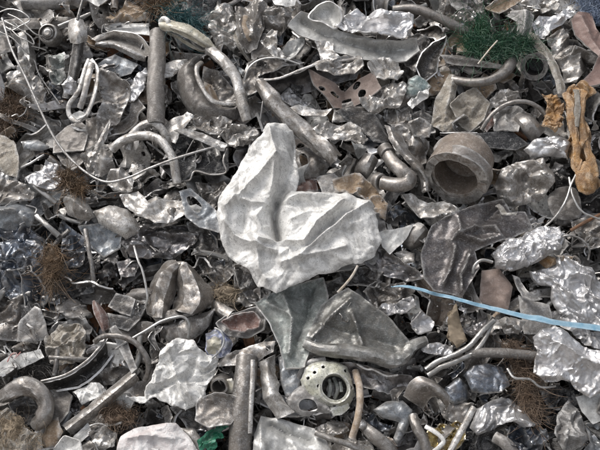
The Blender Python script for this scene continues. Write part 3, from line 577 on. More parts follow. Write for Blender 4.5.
sh('brown_chip', 'brown curved chip at the top edge above the T-shaped bracket', 'chip', 'tan', 22, '255 30 300 0 330 -14 382 -12 340 16 300 40', am=2, edge=3)
sh('silver_scrap', 'grey crumpled heap of foil strips above the thick hose', 'scrap', 'sil', 10, '120 -20 220 -20 250 20 240 70 190 80 140 40', am=6, sc=7)
fib('blue_fibres', 'bundle of blue-grey fibres in the top right corner', 'fibres', 'blwool', 16, '520 -20 620 -20 620 88 580 74 540 44', 380, 26, .7, flow=.9, ref='blue fibre corner')
sh('brown_sheet', 'thick reddish-brown curled sheet at the right edge', 'sheet', 'redt', 22, '512 70 532 46 574 44 584 96 612 126 625 240 580 262 546 270 526 262 576 214 586 182 556 146 524 112', am=1.5, sc=20, ridges=[('540 60 570 130 600 180', 6, 8)], th=2, edge=3, ref='reddish-brown curled sheet')
g = root('orange_rag', 'orange-brown rust-stained torn rag hanging at the right edge', 'rag', '535 380', 18, ref='orange rusty rag')
sh('cloth', None, None, 'orust', 26, '482 290 506 262 556 262 578 290 552 316 550 356 558 404 570 466 592 510 598 562 560 582 528 562 514 500 506 440 500 380 486 336', parent=g, am=5, sc=6, ang=1.4, st=2, dome=6, torn=3.5, ridges=[('530 290 530 400 540 520', 5, 4)])
tb('strand', None, None, 'orust', '498 280 34 512 320 38 520 380 39 528 440 38 536 500 34', [4, 5, 4, 3.5, 3], flat=.6, dent=.22, parent=g)
tb('strand', None, None, 'orust', '556 276 34 546 310 38 546 360 38 556 420 36 572 480 36 580 540 32', [5, 4, 3.5, 3.5, 5, 6], flat=.6, dent=.22, parent=g)
tb('strand', None, None, 'beige', '528 270 37 532 320 40 530 380 41', [3, 4, 2], flat=.5, dent=.2, parent=g)
lump('knot', None, None, 'orust', '562 540', 34, (11, 15, 6), parent=g, amp=.4, n=34)
sh('rusty_rag', 'smaller brown-orange rusty wad beside the orange rag', 'rag', 'orust', 26, '422 288 466 290 488 326 486 376 462 400 426 378 438 338', am=5, sc=5, dome=5, torn=3)
tb('arched_cable', 'dark cable arched over the grey hollow below the curved pipe', 'cable', 'tpipe', '244 390 18 278 342 26 322 312 30 372 304 32 412 320 30 438 348 24', 2.2, ref='arched dark cable')
sh('pale_plate', 'dirty pale plate with greenish stains above the wide collar', 'plate', 'beige', 18, '154 316 190 286 224 270 268 308 250 356 206 396 176 372', am=2.5, sc=13, edge=4, ref='stained pale plate')
sh('pale_plate', 'dirty beige bent plate under the curved grey pipe', 'plate', 'beige', 14, '100 372 112 300 150 228 172 240 160 310 178 374 200 398 128 390', am=3, sc=13, ridges=[('155 240 130 380', 5, 6)])
sh('dark_shell', 'dark shell with a bright rim and hollow grey inside', 'shell', 'drk', 18, '48 204 66 166 96 138 134 122 128 148 112 176 108 216 72 244', dome=-8, am=1.5, edge=6, ew=4, ref='dark hollow shell')
sh('rough_plate', 'grey-brown rough plate left of the dark hollow shell', 'plate', 'dull', 14, '10 110 60 104 90 120 60 160 44 214 14 190', am=4, sc=11)
sh('flat_strip', 'brown-grey flat strip lying under the green wool', 'strip', 'taupe', 22, '122 164 180 170 244 190 306 198 302 214 210 204 142 190', am=1, ridges=[('125 170 300 205', 3, 4)])
sh('brown_block', 'brown stone-like block beneath the curved grey pipe', 'block', 'tan', 8, '60 262 110 210 150 206 180 240 150 260 90 285', am=3, dome=5)
sh('dark_slab', 'flat black slab right of the wide collar', 'slab', 'blk', 16, '230 402 300 396 340 400 384 432 346 448 262 440', am=.5, th=2.5, tilt=(0, .1), torn=.3, ref='flat black slab')
sh('shiny_scrap', 'shiny bright crumpled tube-like foil below the orange rag', 'foil', 'foil', 26, '374 446 400 424 440 412 490 402 508 432 500 478 460 466 396 468', am=5, sc=9, dome=6, ang=.2, st=2, ref='shiny foil below the orange rag')
sh('grey_scrap', 'grey roughened plate under the arched dark cable', 'plate', 'gry', 14, '286 336 340 326 366 350 346 398 284 392', am=4, sc=9)
tb('cylinder_stub', 'dark cylinder stub under the arched dark cable', 'cylinder', 'tpipe', '366 360 10 386 378 18 414 408 14', [10, 10.5, 10], bore=.8, dent=.08)
sh('red_fragment', 'dark reddish shard between stained pale plate and arched cable', 'shard', 'redb', 14, '248 376 266 336 286 330 284 368 262 392', am=2)
sh('silver_scrap', 'crumbly silver scrap above the arched dark cable', 'scrap', 'alu', 18, '270 298 300 276 344 280 360 296 320 310 290 322', am=5, sc=6)
sh('grey_flap', 'dark plate left below the stained pale plate', 'plate', 'drk', 12, '24 346 70 330 108 360 100 396 50 404', am=2)
sh('silver_scrap', 'grey crumpled scrap at the left below the teal-grey cap', 'scrap', 'sil', 12, '-10 320 20 300 40 340 30 400 0 410', am=4, sc=9)
K(440, 110, 3.75)
lf('thin_strip', 'thin dark strip edge left of the flat black slab', 'strip', 'drk', ['0 84 18 60 82 20 140 84 20', '0 94 15 60 92 16 140 96 16'], th=1.2)

# ------------------------------------------------------------------ left middle
K(0, 150)
sh('silver_sheet', 'rounded silver crumpled sheet at the left edge', 'sheet', 'sil', 16, '-15 92 40 96 84 110 106 132 98 152 60 162 -15 168', dome=9, am=3.5, sc=13, ang=.3, st=2, ref='rounded silver sheet', ridges=[('-10 120 50 125 95 140', -4, 4)])
sh('grey_bag', 'smooth dark grey bulging sheet at the left edge below the silver one', 'sheet', 'bgr', 12, '-15 170 50 164 90 174 108 194 92 222 40 238 -15 234', dome=13, am=2.5, sc=16, ref='dark bulging sheet', ridges=[('0 195 60 190 100 200', 3, 3)])
sh('shiny_foil', 'shiny bright foil crumple beside the rust-brown fibres', 'foil', 'foil', 18, '84 86 104 70 132 66 146 38 176 48 196 66 192 110 156 122 116 118 92 106', am=5, sc=9, dome=3, ref='shiny foil by rust fibres')
fib('rust_fibres', 'rust-orange matted fibres left of the long curved rod bend', 'fibres', 'rwool', 28, '176 66 206 62 234 84 268 116 250 136 214 130 188 104', 300, 14, .55, ref='rust-orange fibres')
tb('short_rod', 'short silver rod under the shiny foil', 'rod', 'wire', '104 108 16 132 132 18 168 158 14', 2.6)
tb('short_rod', 'short silver rod above the dark blue foil', 'rod', 'wire', '108 198 14 140 226 16 176 258 12', 2.8)
tb('thin_stick', 'thin grey stick beside the light beige rusty sheet', 'stick', 'wire', '60 54 20 90 40 24 132 14 22', 1.2, seg=8)
sh('white_lump', 'whitish rounded metal lump below the rust-orange fibres', 'lump', 'alu', 22, '188 150 204 130 232 130 258 152 284 198 262 212 226 200 198 186', dome=8, am=3.5, sc=11, ref='whitish rounded lump', ridges=[('196 150 240 170 275 204', 4, 4)])
sh('silver_sheet', 'smooth wrinkled silver bag-like sheet right of the whitish lump', 'sheet', 'alu', 20, '284 192 330 172 384 178 408 208 418 240 376 264 336 244 300 222', dome=8, am=3, sc=14, ang=-.4, st=1.8, ref='wrinkled silver bag')
sh('triangular_plate', 'grey triangular plate with a bright edge below the silver bag', 'plate', 'bgr', 12, '246 238 300 226 362 228 352 288 312 314 282 292', am=2, tilt=(-.15, .2), edge=3, ew=3)
tb('upright_bar', 'thin grey bar standing below the silver lump', 'bar', 'dull', '256 238 18 266 300 20 276 350 18 282 410 12', 2.4)
sh('blue_foil', 'dark blue-black shiny foil mass at the left edge', 'foil', 'bfoil', 6, '-15 258 30 240 92 240 128 278 138 320 128 390 90 420 36 436 -15 400', am=6.5, sc=9, dome=10, ref='dark blue foil mass')
fib('brown_fibres', 'brown fibre tuft hanging over the dark blue foil', 'tuft', 'rwool', 22, '130 286 166 276 190 320 184 370 150 440 136 400 128 340', 260, 20, .5, flow=-1.3, ref='brown fibre tuft')
sh('black_sheet', 'black glossy plastic sheet below the brown fibre tuft', 'sheet', 'blk', 6, '190 330 240 320 276 344 274 420 220 440 160 436', am=5, sc=14, edge=3)
sh('blue_foil', 'small dark foil crinkle right of the brown fibre tuft', 'foil', 'bfoil', 12, '190 270 230 262 250 300 240 340 200 350 184 310', am=6, sc=8)
sh('pale_lump', 'pale crumpled lump just below the bend of the long rod', 'lump', 'alu', 22, '316 92 336 66 372 62 404 90 398 122 340 122', dome=5, am=4, sc=9)
sh('pale_sheet', 'pale smooth foil sheet below the thick bent tubes', 'sheet', 'alu', 16, '366 142 418 128 446 166 490 148 540 152 554 196 510 220 470 222 420 206 380 176', am=4, sc=15, dome=3, edge=2, ref='pale sheet below the bent tubes')
sh('silver_scrap', 'light folded scrap above the bend of the long rod', 'scrap', 'alu', 14, '246 16 284 -6 330 -10 336 44 300 64 262 56', am=5, sc=9)
sh('grey_plate', 'grey-brown panel behind the long rod at the left', 'panel', 'taupe', 6, '170 0 250 -10 260 30 220 60 190 40', am=2)
sh('bronze_crumple', 'brown-grey crumpled foil above the folded heart-shaped sheet', 'foil', 'dfoil', 10, '356 262 420 236 480 222 560 226 590 244 570 282 520 310 470 324 400 312', am=6, sc=9, dome=4, ang=.3, st=1.6, ref='brown-grey foil')
tb('curved_wire', 'thin light wire curving down beside the heart-shaped sheet', 'wire', 'wire', '402 288 20 414 330 24 430 372 24 442 440 20 436 470 16', 1.1, seg=8)
sh('purple_scrap', 'purplish grey flake below the triangular plate', 'flake', 'purp', 12, '352 336 384 324 408 336 402 372 364 376', am=3, sc=8)
K(0, 220, 3.75)
sh('dark_pad', 'dark grey square pad, upper of two left of the heart-shaped sheet', 'pad', 'drk', 12, '410 322 438 278 484 290 504 300 486 356 450 344', am=.6, th=3, torn=.3, tilt=(.05, 0))
sh('dark_pad', 'dark grey square pad, lower of two left of the heart-shaped sheet', 'pad', 'drk', 10, '412 350 488 364 508 306 548 316 520 372 480 410 424 392', am=.8, th=3, torn=.3)
lf('red_paddle', 'rusty red paddle-shaped blade with a bright curved edge', 'blade', 'redb', ['346 304 18 352 350 20 384 418 16', '354 300 22 376 352 22 392 416 17', '362 306 16 404 356 16 408 408 12'], th=1.2, ref='rusty red blade')
sh('grey_block', 'mid-grey wedge block at the lower left', 'block', 'gry', 16, '74 396 104 346 132 324 158 338 182 440 120 456 70 452', am=3, sc=14, dome=5, ref='mid-grey wedge block')
sh('crumpled_scrap', 'grey crumpled scrap right of the mid-grey wedge block', 'scrap', 'gry', 10, '190 420 222 384 310 366 334 400 328 450 210 460', am=5, sc=10)
sh('dark_plate', 'black plate below the dark blue foil mass', 'plate', 'blk', 4, '0 330 100 300 200 310 260 350 180 390 120 380 0 420', am=4, sc=16)
sh('grey_scrap', 'dull grey scrap at the left edge beside the wedge block', 'scrap', 'dull', 8, '-15 310 60 300 110 282 100 320 60 400 -15 440', am=5, sc=10)
K(147, 110, 3.75)
ts = sh('dark_box', 'dark green-black crushed box with a jagged bright edge', 'box', 'blk', 8, '104 130 140 110 210 124 290 150 296 236 230 240 180 232 142 272 118 210', am=3, dome=-6, edge=5, ew=4, ref='dark crushed box')
tb('torn_edge', None, None, 'sil', '300 146 20 286 190 21 296 234 19 240 242 18 180 230 19 160 262 17 120 268 14', 1.0, seg=8, parent=ts)
sh('light_flap', 'light grey curled flap on top of the dark crushed box', 'flap', 'alu', 22, '108 92 150 82 212 96 262 118 298 136 288 158 220 136 150 112', am=2, edge=3, ridges=[('110 96 290 148', 3, 5)])
sh('pale_flap', 'pale torn flap above the dark crushed box', 'flap', 'alu', 18, '56 70 90 40 150 14 176 30 130 80 108 128 80 108', am=3, sc=12, dome=4)
sh('blue_leaf', 'blue-grey leaf-shaped plate with a black opening', 'plate', 'bgr', 14, '132 322 168 312 206 340 262 384 290 420 262 456 200 440 156 404', am=1.5, dome=4, edge=4, holes=['150 336 172 330 206 362 196 388 168 372'], ref='blue-grey leaf plate')
sh('white_flake', 'small white flake in the opening of the blue-grey leaf plate', 'flake', 'whi', 12, '160 350 184 346 208 362 196 380 172 372', am=1.5)
sh('crumpled_plate', 'dark crumpled plate between the leaf plate and the white sheet', 'plate', 'dull', 8, '190 290 280 270 310 300 280 360 284 430 230 360', am=5, sc=11)
sh('silver_scrap', 'bright crumpled foil strip above the left lobe of the white sheet', 'scrap', 'alu', 18, '290 80 350 50 400 60 430 100 390 130 330 140 300 120', am=6, sc=7, torn=2)
sh('silver_scrap', 'crumpled silver scrap between bent tubes and slanting tube', 'scrap', 'sil', 12, '180 30 240 20 310 50 300 90 240 96 196 80', am=5, sc=8)
sh('crushed_can', 'small grey crushed can just left of the leaf plate', 'can', 'dull', 12, '0 350 40 330 110 340 136 380 110 420 50 432 4 410', dome=8, am=3, sc=10)
K(0, 0, 1)

# ------------------------------------------------------------------ centre
K(0, 0, 1)
sh('white_sheet', 'large white crumpled sheet with deep folds in the middle of the heap', 'sheet', 'whi', 40,
   '266 139 270 131 286 127 293 131 295 153 300 177 297 192 318 193 343 191 366 199 374 217 379 236 372 249 358 257 333 264 313 273 293 283 277 289 260 281 250 266 232 254 225 240 222 217 224 203 230 190 240 169 251 153',
   am=3.0, sc=17, dome=5, low=4, sp=1.15, th=.7, edge=-3, ew=4, torn=2.4, fine=.3, tilt=(-.06, .03),
   ridges=[('276 199 273 212 276 226 279 238', -15, 5), ('277 163 262 176 248 190 228 212', 7, 5), ('270 134 276 160 274 182 270 200', 7, 4), ('294 140 292 165 284 190 278 200', -7, 6),
           ('344 203 330 214 317 225 304 243 284 243 260 242', 8.5, 4.5), ('367 203 350 214 333 228 310 247 300 258', 7, 4), ('352 207 326 227 308 246', -6, 4),
           ('284 203 300 197 330 196', 4, 4), ('250 236 258 250 260 270 266 280', 4, 2.6), ('226 225 236 238 252 246 276 252', 4, 2.5), ('263 210 256 220 262 230 270 226 270 214 263 210', 2.5, 1.8), ('240 178 238 196 246 214 244 234', -3, 3), ('282 264 310 256 345 246', 3, 3), ('232 200 252 206 272 206', 2.5, 2), ('292 220 310 212 325 214', 2, 2), ('300 268 290 250 282 256', 2.5, 2)],
   ref='large white sheet')
sh('sheet_corner', 'torn grey sheet corner under the right end of the white sheet', 'sheet', 'gry', 20, '340 200 368 198 384 220 392 250 376 262 350 262 346 236', am=4, sc=12, tilt=(-.1, .1), edge=-3)
K(294, 220, 3.75)
sh('burnt_scrap', 'pale scrap with jagged black hole below the white sheet', 'scrap', 'lgt', 22, '128 170 160 128 196 106 256 108 256 152 206 186 150 194', am=3, sc=10, holes=['158 136 180 120 226 116 232 130 204 138 190 150 168 152'], edge=3, ref='pale scrap with a black hole')
tb('straw_stick', 'thin tan stick below the white sheet', 'stick', 'straw', '238 172 34 214 216 36 164 272 30', 1.3, seg=8)
sh('triangle_sheet', 'pale grey triangular shard right of the white sheet', 'shard', 'lgt', 24, '316 52 380 40 446 22 420 70 396 96 362 124 336 96', am=1.8, tilt=(0, .15), ref='pale triangular shard')
sh('dark_sheet', 'dark shiny bent sheet below the pale triangular shard', 'sheet', 'dfoil', 14, '256 128 310 110 370 140 450 190 480 212 420 226 350 214 300 190', am=4, sc=12, edge=4, ew=4)
tb('round_pipe_end', 'rounded brown-grey pipe end above the pale triangular shard', 'pipe end', 'tpipe', '440 76 6 458 58 16 480 34 16', [9.5, 10, 9], bore=.75, dent=.08)
sh('silver_scrap', 'bright rounded scrap between triangular shard and purplish sheet', 'scrap', 'alu', 16, '376 128 420 104 456 118 450 160 410 166', dome=6, am=3, sc=9)
sh('shiny_scrap', 'small bright foil scraps cluster at the left end of the blue strap', 'foil', 'foil', 14, '296 356 330 330 380 320 430 300 446 340 400 362 330 372', am=6, sc=7)
sh('shiny_scrap', 'white-silver folded foil just under the blue strap', 'foil', 'foil', 16, '440 378 470 352 524 380 500 420 462 430 436 400', am=5, sc=9)
sh('dull_crumple', 'dull crumpled metal between the grey panel and blue strap', 'crumple', 'dull', 10, '270 270 310 240 400 250 440 280 380 320 310 330', am=6, sc=9)
sh('dark_crumple', 'dark crumpled metal above the left end of the blue strap', 'crumple', 'drk', 8, '180 196 260 186 350 220 340 250 250 250 190 240', am=5, sc=9)
K(0, 0, 1)
sh('green_grey_sheet', 'greenish grey painted sheet folded under the white sheet', 'sheet', 'grn', 20, '257 305 280 290 300 284 322 278 326 300 320 326 310 346 305 366 287 369 281 346 270 323', am=2.5, sc=16, ridges=[('284 296 292 320 290 355', 5, 4), ('312 286 306 320 296 345', -5, 5), ('268 303 285 312 300 330', 3, 3)], edge=3, ew=3, sp=1.3, ref='greenish painted sheet')
sh('grey_plate', 'big grey triangular panel with rolled lower edge', 'panel', 'panel', 24, '308 340 315 322 322 306 334 297 348 289 366 302 388 320 406 341 402 354 370 350 330 348', am=1.35, sc=20, fine=.3, ridges=[('312 338 330 318 350 300', 4, 5), ('352 315 358 332 362 346', 4, 2.5), ('318 322 340 330 395 345', -3, 6)], edge=2, ew=3, sp=1.35, ref='big grey triangular panel')
tb('rolled_lip', 'thick rolled metal lip under the big grey triangular panel', 'roll', 'panel', '305 343 26 320 349 29 347 351 30 372 355 30 392 360 29 404 357 28 412 347 26 426 341 22', [5, 6.5, 7, 7, 7, 6.5, 6, 5], dent=.1, ref='thick rolled lip')
lf('dark_fold', 'dark glossy folded sheet beneath the thick rolled lip', 'sheet', 'dfoil', ['330 360 20 360 364 22 386 372 22 412 376 18', '346 370 14 368 378 14 392 384 14 416 384 12', '350 382 16 372 390 17 396 394 16 420 390 12'], am=3, sc=9)
tb('bright_edge', 'thin bright wavy edge strip below the thick rolled lip', 'edge strip', 'alu', '357 364 27 366 369 27 374 370 27 386 376 25 398 375 25', 1.1, seg=8)
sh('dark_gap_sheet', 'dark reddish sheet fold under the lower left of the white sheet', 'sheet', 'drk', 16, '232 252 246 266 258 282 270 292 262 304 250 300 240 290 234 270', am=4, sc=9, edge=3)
sh('pale_scrap', 'pale shiny scrap left of the greenish painted sheet', 'scrap', 'sil', 14, '236 268 250 270 260 284 258 302 248 306 236 296', am=5, sc=8)
fib('brown_tuft', 'brown crumbly tuft above the red-brown oval plate', 'tuft', 'tnwool', 10, '210 288 226 282 240 290 238 302 218 304', 160, 9, .6)
tb('small_pipe_cup', 'small grey cup-shaped tube end above the red-brown oval plate', 'cup', 'tpipe', '216 304 6 222 310 12 232 316 16', [6, 6.6, 7.2], bore=.8, dent=.08)
K(147, 220, 3.75)
g = root('heart_sheet', 'brown-grey sheet folded into a heart shape with a dark hollow', 'sheet', '120 270', 10, ref='heart-shaped folded sheet')
lf('left_fold', None, None, 'hsil', ['4 352 8 16 258 12 56 170 16 108 150 18', '24 366 20 36 266 24 70 184 26 114 160 26', '52 368 22 66 288 25 88 206 24 118 172 24', '80 352 12 98 296 11 108 226 12 124 186 18'], parent=g, am=2.4, sc=10, lin=True)
lf('right_fold', None, None, 'hsil', ['92 336 12 112 290 10 120 240 11 112 172 20', '118 344 22 142 294 24 142 236 24 122 160 27', '164 352 25 196 304 27 188 246 28 146 158 26', '200 338 10 246 304 10 242 256 12 178 186 14'], parent=g, am=2.6, sc=11, lin=True)
sh('top_fold', None, None, 'hsil', 22, '60 176 100 150 140 152 160 180 120 196 88 206', parent=g, am=2, sc=9, dome=4)
sh('bottom_fold', None, None, 'hsil', 16, '8 352 70 344 120 330 196 334 170 356 110 376 40 394', parent=g, am=2, sc=12, dome=6)
K(0, 0, 1)
sh('heart_tail', 'grey curved sheet below the heart-shaped sheet', 'sheet', 'sil', 12, '160 328 182 320 200 314 212 310 206 326 190 340 170 340', dome=6, am=2.5)
tb('white_wire', 'pale looped wire below the heart-shaped sheet', 'wire', 'wire', '116 349 30 130 340 32 145 331 34 160 322 35 172 318 35 183 317 34 189 324 32 188 338 26', 1.3, seg=8, ref='pale looped wire')
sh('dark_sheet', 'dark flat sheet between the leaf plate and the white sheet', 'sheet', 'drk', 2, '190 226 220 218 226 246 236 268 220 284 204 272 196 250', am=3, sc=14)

# ------------------------------------------------------------------ right middle
K(400, 150)
g = root('wide_collar', 'wide heavy pipe collar with a deep brown hollow', 'pipe collar', '170 80', 10, ref='wide pipe collar')
V, F = tube_geo(pp3('200 20 23 184 52 30 166 86 36'), [29, 30, 31], bore=.72, dent=.02, seg=44, seed=51, ragged=5); put('body', None, None, V, F, 'cpipe', g)
V, F = tube_geo(pp3('178 64 32 166 88 37'), [32.5, 32], bore=.76, dent=.035, seg=44, seed=52, ragged=6); put('front_ring', None, None, V, F, 'tpipe', g)
V, F = tube_geo(pp3('200 20 23 194 32 26'), [22, 22], dent=.02, seg=36, seed=53); put('back_plate', None, None, V, F, 'cpipe', g)
sh('curved_plate', 'smooth brown curved plate on top of the wide collar', 'plate', 'taupe', 32, '104 0 122 -30 160 -48 200 -50 240 -34 256 0 244 18 190 10 140 14', am=1, dome=7, smooth=True, ref='brown plate on the collar')
sh('torn_ring_lip', 'light torn metal lip above the hollow of the wide collar', 'lip', 'alu', 44, '96 20 130 8 190 2 236 10 262 30 250 50 220 34 170 22 130 24', am=4, sc=7)
sh('grey_crumple', 'grey cloth-like crumpled metal right of the wide collar', 'crumple', 'sil', 16, '286 116 304 70 350 46 420 42 452 70 456 110 430 142 390 152 340 168 300 160', am=7, sc=12, dome=8, ang=-.5, st=1.8, ref='cloth-like grey crumple')
sh('purple_sheet', 'large purplish dark grey dented sheet below the wide collar', 'sheet', 'purp', 26, '68 310 98 236 166 200 230 178 288 162 304 158 330 190 370 188 392 240 340 262 276 286 222 306 234 350 206 400 188 436 150 424 104 422 78 384', am=2.2, sc=20, low=4, dome=4, ridges=[('180 262 240 280 300 262 280 236 220 236 180 262', 4, 4), ('170 210 176 250 150 280', 4, 4), ('160 300 148 360 130 400', 5, 3), ('205 320 180 380 184 425', 5, 3), ('240 232 300 170', -4, 6)], edge=4, ew=3, sp=1.35, ref='large purplish sheet')
sh('white_chip', 'small pale broken chip on the upper edge of the purplish sheet', 'chip', 'beige', 38, '288 164 300 158 322 184 352 186 346 194 306 192', am=1.5, sc=6)
sh('foil_ball', 'finely crumpled silver foil ball beside the purplish sheet', 'foil ball', 'foil', 24, '282 312 316 276 360 254 420 236 472 234 492 258 474 298 430 326 380 350 330 364 290 350', am=4.5, sc=5.5, dome=16, sp=1.0, ref='crumpled foil ball')
K(440, 220, 3.75)
sh('foil_mass', 'large wrinkled silver foil mass at the right edge above the blue strap', 'foil', 'foil', 18, '338 196 400 184 436 150 500 128 530 170 570 200 620 250 620 410 520 384 446 346 420 290 420 256 356 232', am=5, sc=7, dome=12, ang=-.8, st=1.6, sp=1.1, ref='wrinkled foil mass')
sh('brown_block', 'brown-grey flat block below the purplish sheet', 'block', 'brown', 16, '160 192 224 186 270 250 256 336 206 316 150 300', am=1.2, tilt=(0, .1), th=2.5, ref='brown-grey block')
tb('curved_strip', 'light curved strip hooked above the brown-grey block', 'strip', 'wire', '122 200 28 130 170 32 158 150 33 196 158 28', 1.6)
sh('triangle_scrap', 'light grey triangular scrap above the blue strap', 'scrap', 'gry', 22, '270 206 300 220 330 276 380 296 340 306 310 290', am=1.8)
sh('grey_block', 'smooth grey panel crossing under the blue strap', 'panel', 'gry', 16, '300 280 350 306 410 316 424 380 400 420 320 420 310 350', am=1.2, ref='smooth grey panel under strap')
sh('orange_chip', 'small orange rusty chip near the foil ball', 'chip', 'orust', 22, '376 156 402 134 430 144 436 168 400 180', am=3, sc=7, dome=4)
sh('tan_scrap', 'small tan strip on top of the wrinkled foil mass', 'strip', 'tan', 30, '440 132 480 128 508 134 500 150 460 152', am=2, sc=6)
lf('blue_strap', 'light blue plastic strap slanting across the right half', 'strap', 'bstrap', ['-184 250 34 -130 246 37 -70 258 38 -20 270 41 60 290 40 130 308 43 200 326 41 320 353 42 380 362 41 440 376 43 620 398 42 760 420 36 860 450 14', '-184 252 33 -132 254 40 -74 268 41 -22 282 39 60 303 43 130 322 42 198 341 44 318 371 43 380 384 45 438 395 43 620 421 44 752 444 36 850 474 14'], th=.6, fine=.3, am=.5, ref='blue strap')
tb('pale_wire', 'pale wire sloping down left from the orange rag', 'wire', 'wire', '512 -175 34 490 -130 36 470 -70 36 430 -10 32 386 30 26', 1.0, seg=8)
tb('pale_wire', 'pale wire sloping down right from the orange rag', 'wire', 'wire', '484 -160 34 498 -90 36 530 -35 34 580 -10 30 625 5 26', 1.0, seg=8)
sh('grey_round_plate', 'brown-grey rounded plate left of the pale wires', 'plate', 'taupe', 12, '410 -76 440 -110 480 -120 514 -96 520 -20 440 -14', am=1, dome=3, smooth=True)
sh('silver_flange', 'pale torn flange strip left above the purplish sheet', 'flange', 'alu', 24, '-60 28 -10 60 20 40 60 36 120 60 90 92 -10 104 -70 70 -110 34', am=4, sc=11, edge=3, ref='pale torn flange')
sh('grey_sheet', 'grey bent sheet at the right edge above the wrinkled foil mass', 'sheet', 'dull', 12, '500 10 560 -10 620 0 620 90 560 110 520 70', am=4, sc=12, edge=3)
tb('brown_rod', 'thin brown rod at the right edge above the foil mass', 'rod', 'rust', '490 40 24 540 10 26 600 -20 24', 1.6, seg=8)
tb('thin_hoop', 'thin dark wire hoop above the wrinkled foil mass', 'wire', 'drk', '444 70 26 480 58 30 530 72 30 560 110 28 556 150 22', 1.0, seg=8)
sh('shiny_scrap', 'shiny scrap crumple just below the brown-grey block', 'foil', 'dfoil', 12, '220 370 250 350 310 376 300 410 260 430 226 410', am=5, sc=8, dome=3)
sh('frayed_rag', 'tan frayed rag below the left part of the blue strap', 'rag', 'tnwool', 14, '34 350 56 336 70 380 76 430 50 460 30 430 40 390', am=3, sc=6, torn=3, ridges=[('52 340 54 450', 4, 4)])
sh('silver_scrap', 'dark and bright crumpled strips below the blue strap', 'scrap', 'dfoil', 10, '90 350 140 345 200 370 196 420 140 440 90 420', am=7, sc=7)

# ------------------------------------------------------------------ bottom left
K(0, 300)
g = root('painted_plate', 'pale thick plate with a red scribble at the left edge', 'plate', '60 180', 18, ref='pale plate with red scribble')
o = sh('slab', None, None, 'lgt', 18, '-15 196 20 172 120 148 132 172 64 204 8 224 -15 232', parent=g, am=.8, th=2.6, tilt=(0, .1))
tb('scribble', None, None, 'red', '22 186 22.5 34 164 23 50 160 23.5 44 176 22.5 62 156 23.5', .55, parent=g, seg=6)
sh('beige_rubble', 'beige crumbly rubble block left of the rusty red blade', 'rubble', 'beige', 14, '148 118 186 84 240 80 258 110 252 180 206 190 158 184', am=6, sc=7, dome=5, ref='beige rubble block')
tb('thin_bar', 'thin pale bar lying below the beige rubble block', 'bar', 'dull', '148 172 24 210 176 26 290 178 22', 2.0)
tb('thin_bar', 'thin upright pale bar below the beige rubble block', 'bar', 'dull', '172 150 24 168 190 24 164 224 20', 2.4)
ts = lf('dark_half_pipe', 'dark curved half pipe with a bright rim at lower left', 'half pipe', 'drk', ['126 244 22 196 226 26 256 188 28 300 142 28 322 106 26', '138 256 12 206 242 12 268 204 12 314 158 13 336 122 14', '156 272 8 226 262 8 290 222 8 330 176 9 352 134 10', '170 276 16 240 262 18 302 216 18 340 168 18 356 138 16'], ref='dark half pipe', am=.6, th=2)
tb('rim', None, None, 'sil', '124 244 23 196 224 27 256 186 29 300 140 29 320 106 27', 1.2, seg=8, parent=ts)
tb('loop_cable', 'grey cable bent in an arch over the dark half pipe', 'cable', 'tpipe', '284 126 30 310 110 35 360 110 38 408 130 38 438 168 36 446 208 30 436 240 22', 2.6, ref='grey arched cable')
lf('angle_bar', 'long light angle bar slanting up right at lower left', 'bar', 'sil', ['190 378 16 290 300 22 398 212 24', '200 390 22 300 312 28 408 222 30', '214 402 15 312 326 20 416 236 23'], am=.8, th=1.4, ref='long angle bar')
sh('upright_bar', 'grey flat bar standing between arched cable and angle bar', 'bar', 'gry', 26, '334 92 352 84 384 130 412 206 396 220 366 160', am=1, ridges=[('345 92 402 210', 3, 4)])
sh('grey_scrap', 'grey-brown crumpled plate under the arched cable', 'plate', 'dull', 10, '300 220 330 190 370 170 390 210 350 250 318 250', am=4, sc=10)
sh('pale_plate', 'pale blue-grey plate right of the long angle bar', 'plate', 'lgt', 16, '346 294 410 236 418 280 386 332 350 326', am=.8, ref='pale blue-grey plate')
sh('pale_plate', 'small pale blue plate at the lower end of the angle bar', 'plate', 'lgt', 18, '212 420 264 368 274 398 246 424 224 432', am=.8)
sh('white_crumple', 'white crumpled scrap above the long angle bar', 'scrap', 'whi', 16, '222 276 256 262 296 252 314 272 292 302 248 312', am=5, sc=8, dome=3)
sh('brown_plate', 'brown-grey plate left of the long angle bar', 'plate', 'taupe', 12, '150 300 190 270 214 290 206 340 176 372 150 350', am=2)
K(0, 0, 1)
sh('white_crumple', 'bright white jagged crumpled lump at lower left', 'lump', 'whi', 26, '128 396 147 397 158 366 168 347 180 341 193 342 197 351 207 357 217 360 214 371 206 386 203 396 196 404 186 409 174 404 160 399 142 403', am=4.5, sc=10, dome=9, torn=3.2, sp=1.2, low=3, ref='bright white lump', ridges=[('170 350 176 375 190 398', 4, 3), ('196 356 186 380', -4, 3)])
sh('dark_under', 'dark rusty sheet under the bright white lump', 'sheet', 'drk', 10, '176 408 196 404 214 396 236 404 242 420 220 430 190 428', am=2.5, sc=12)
sh('pink_bag', 'white paper bag with pinkish streaks at the bottom edge', 'bag', 'pink', 22, '114 458 124 438 136 429 154 425 175 423 187 436 200 460', dome=9, am=3, sc=10, ref='white bag with pink streaks', ridges=[('130 440 150 436 175 440', 3, 3), ('150 430 160 455', -3, 3)])
sh('curved_strip', 'grey curved strip right of the white bag', 'strip', 'sil', 18, '178 428 194 430 206 446 206 460 198 460 190 444', dome=4, am=1)
sh('beige_fleece', 'matted beige fleece lump in the bottom left corner', 'fleece', 'beige', 20, '-8 418 8 408 18 416 26 428 42 436 46 460 -8 460', dome=8, am=3.5, sc=9, torn=2, ref='beige fleece lump')
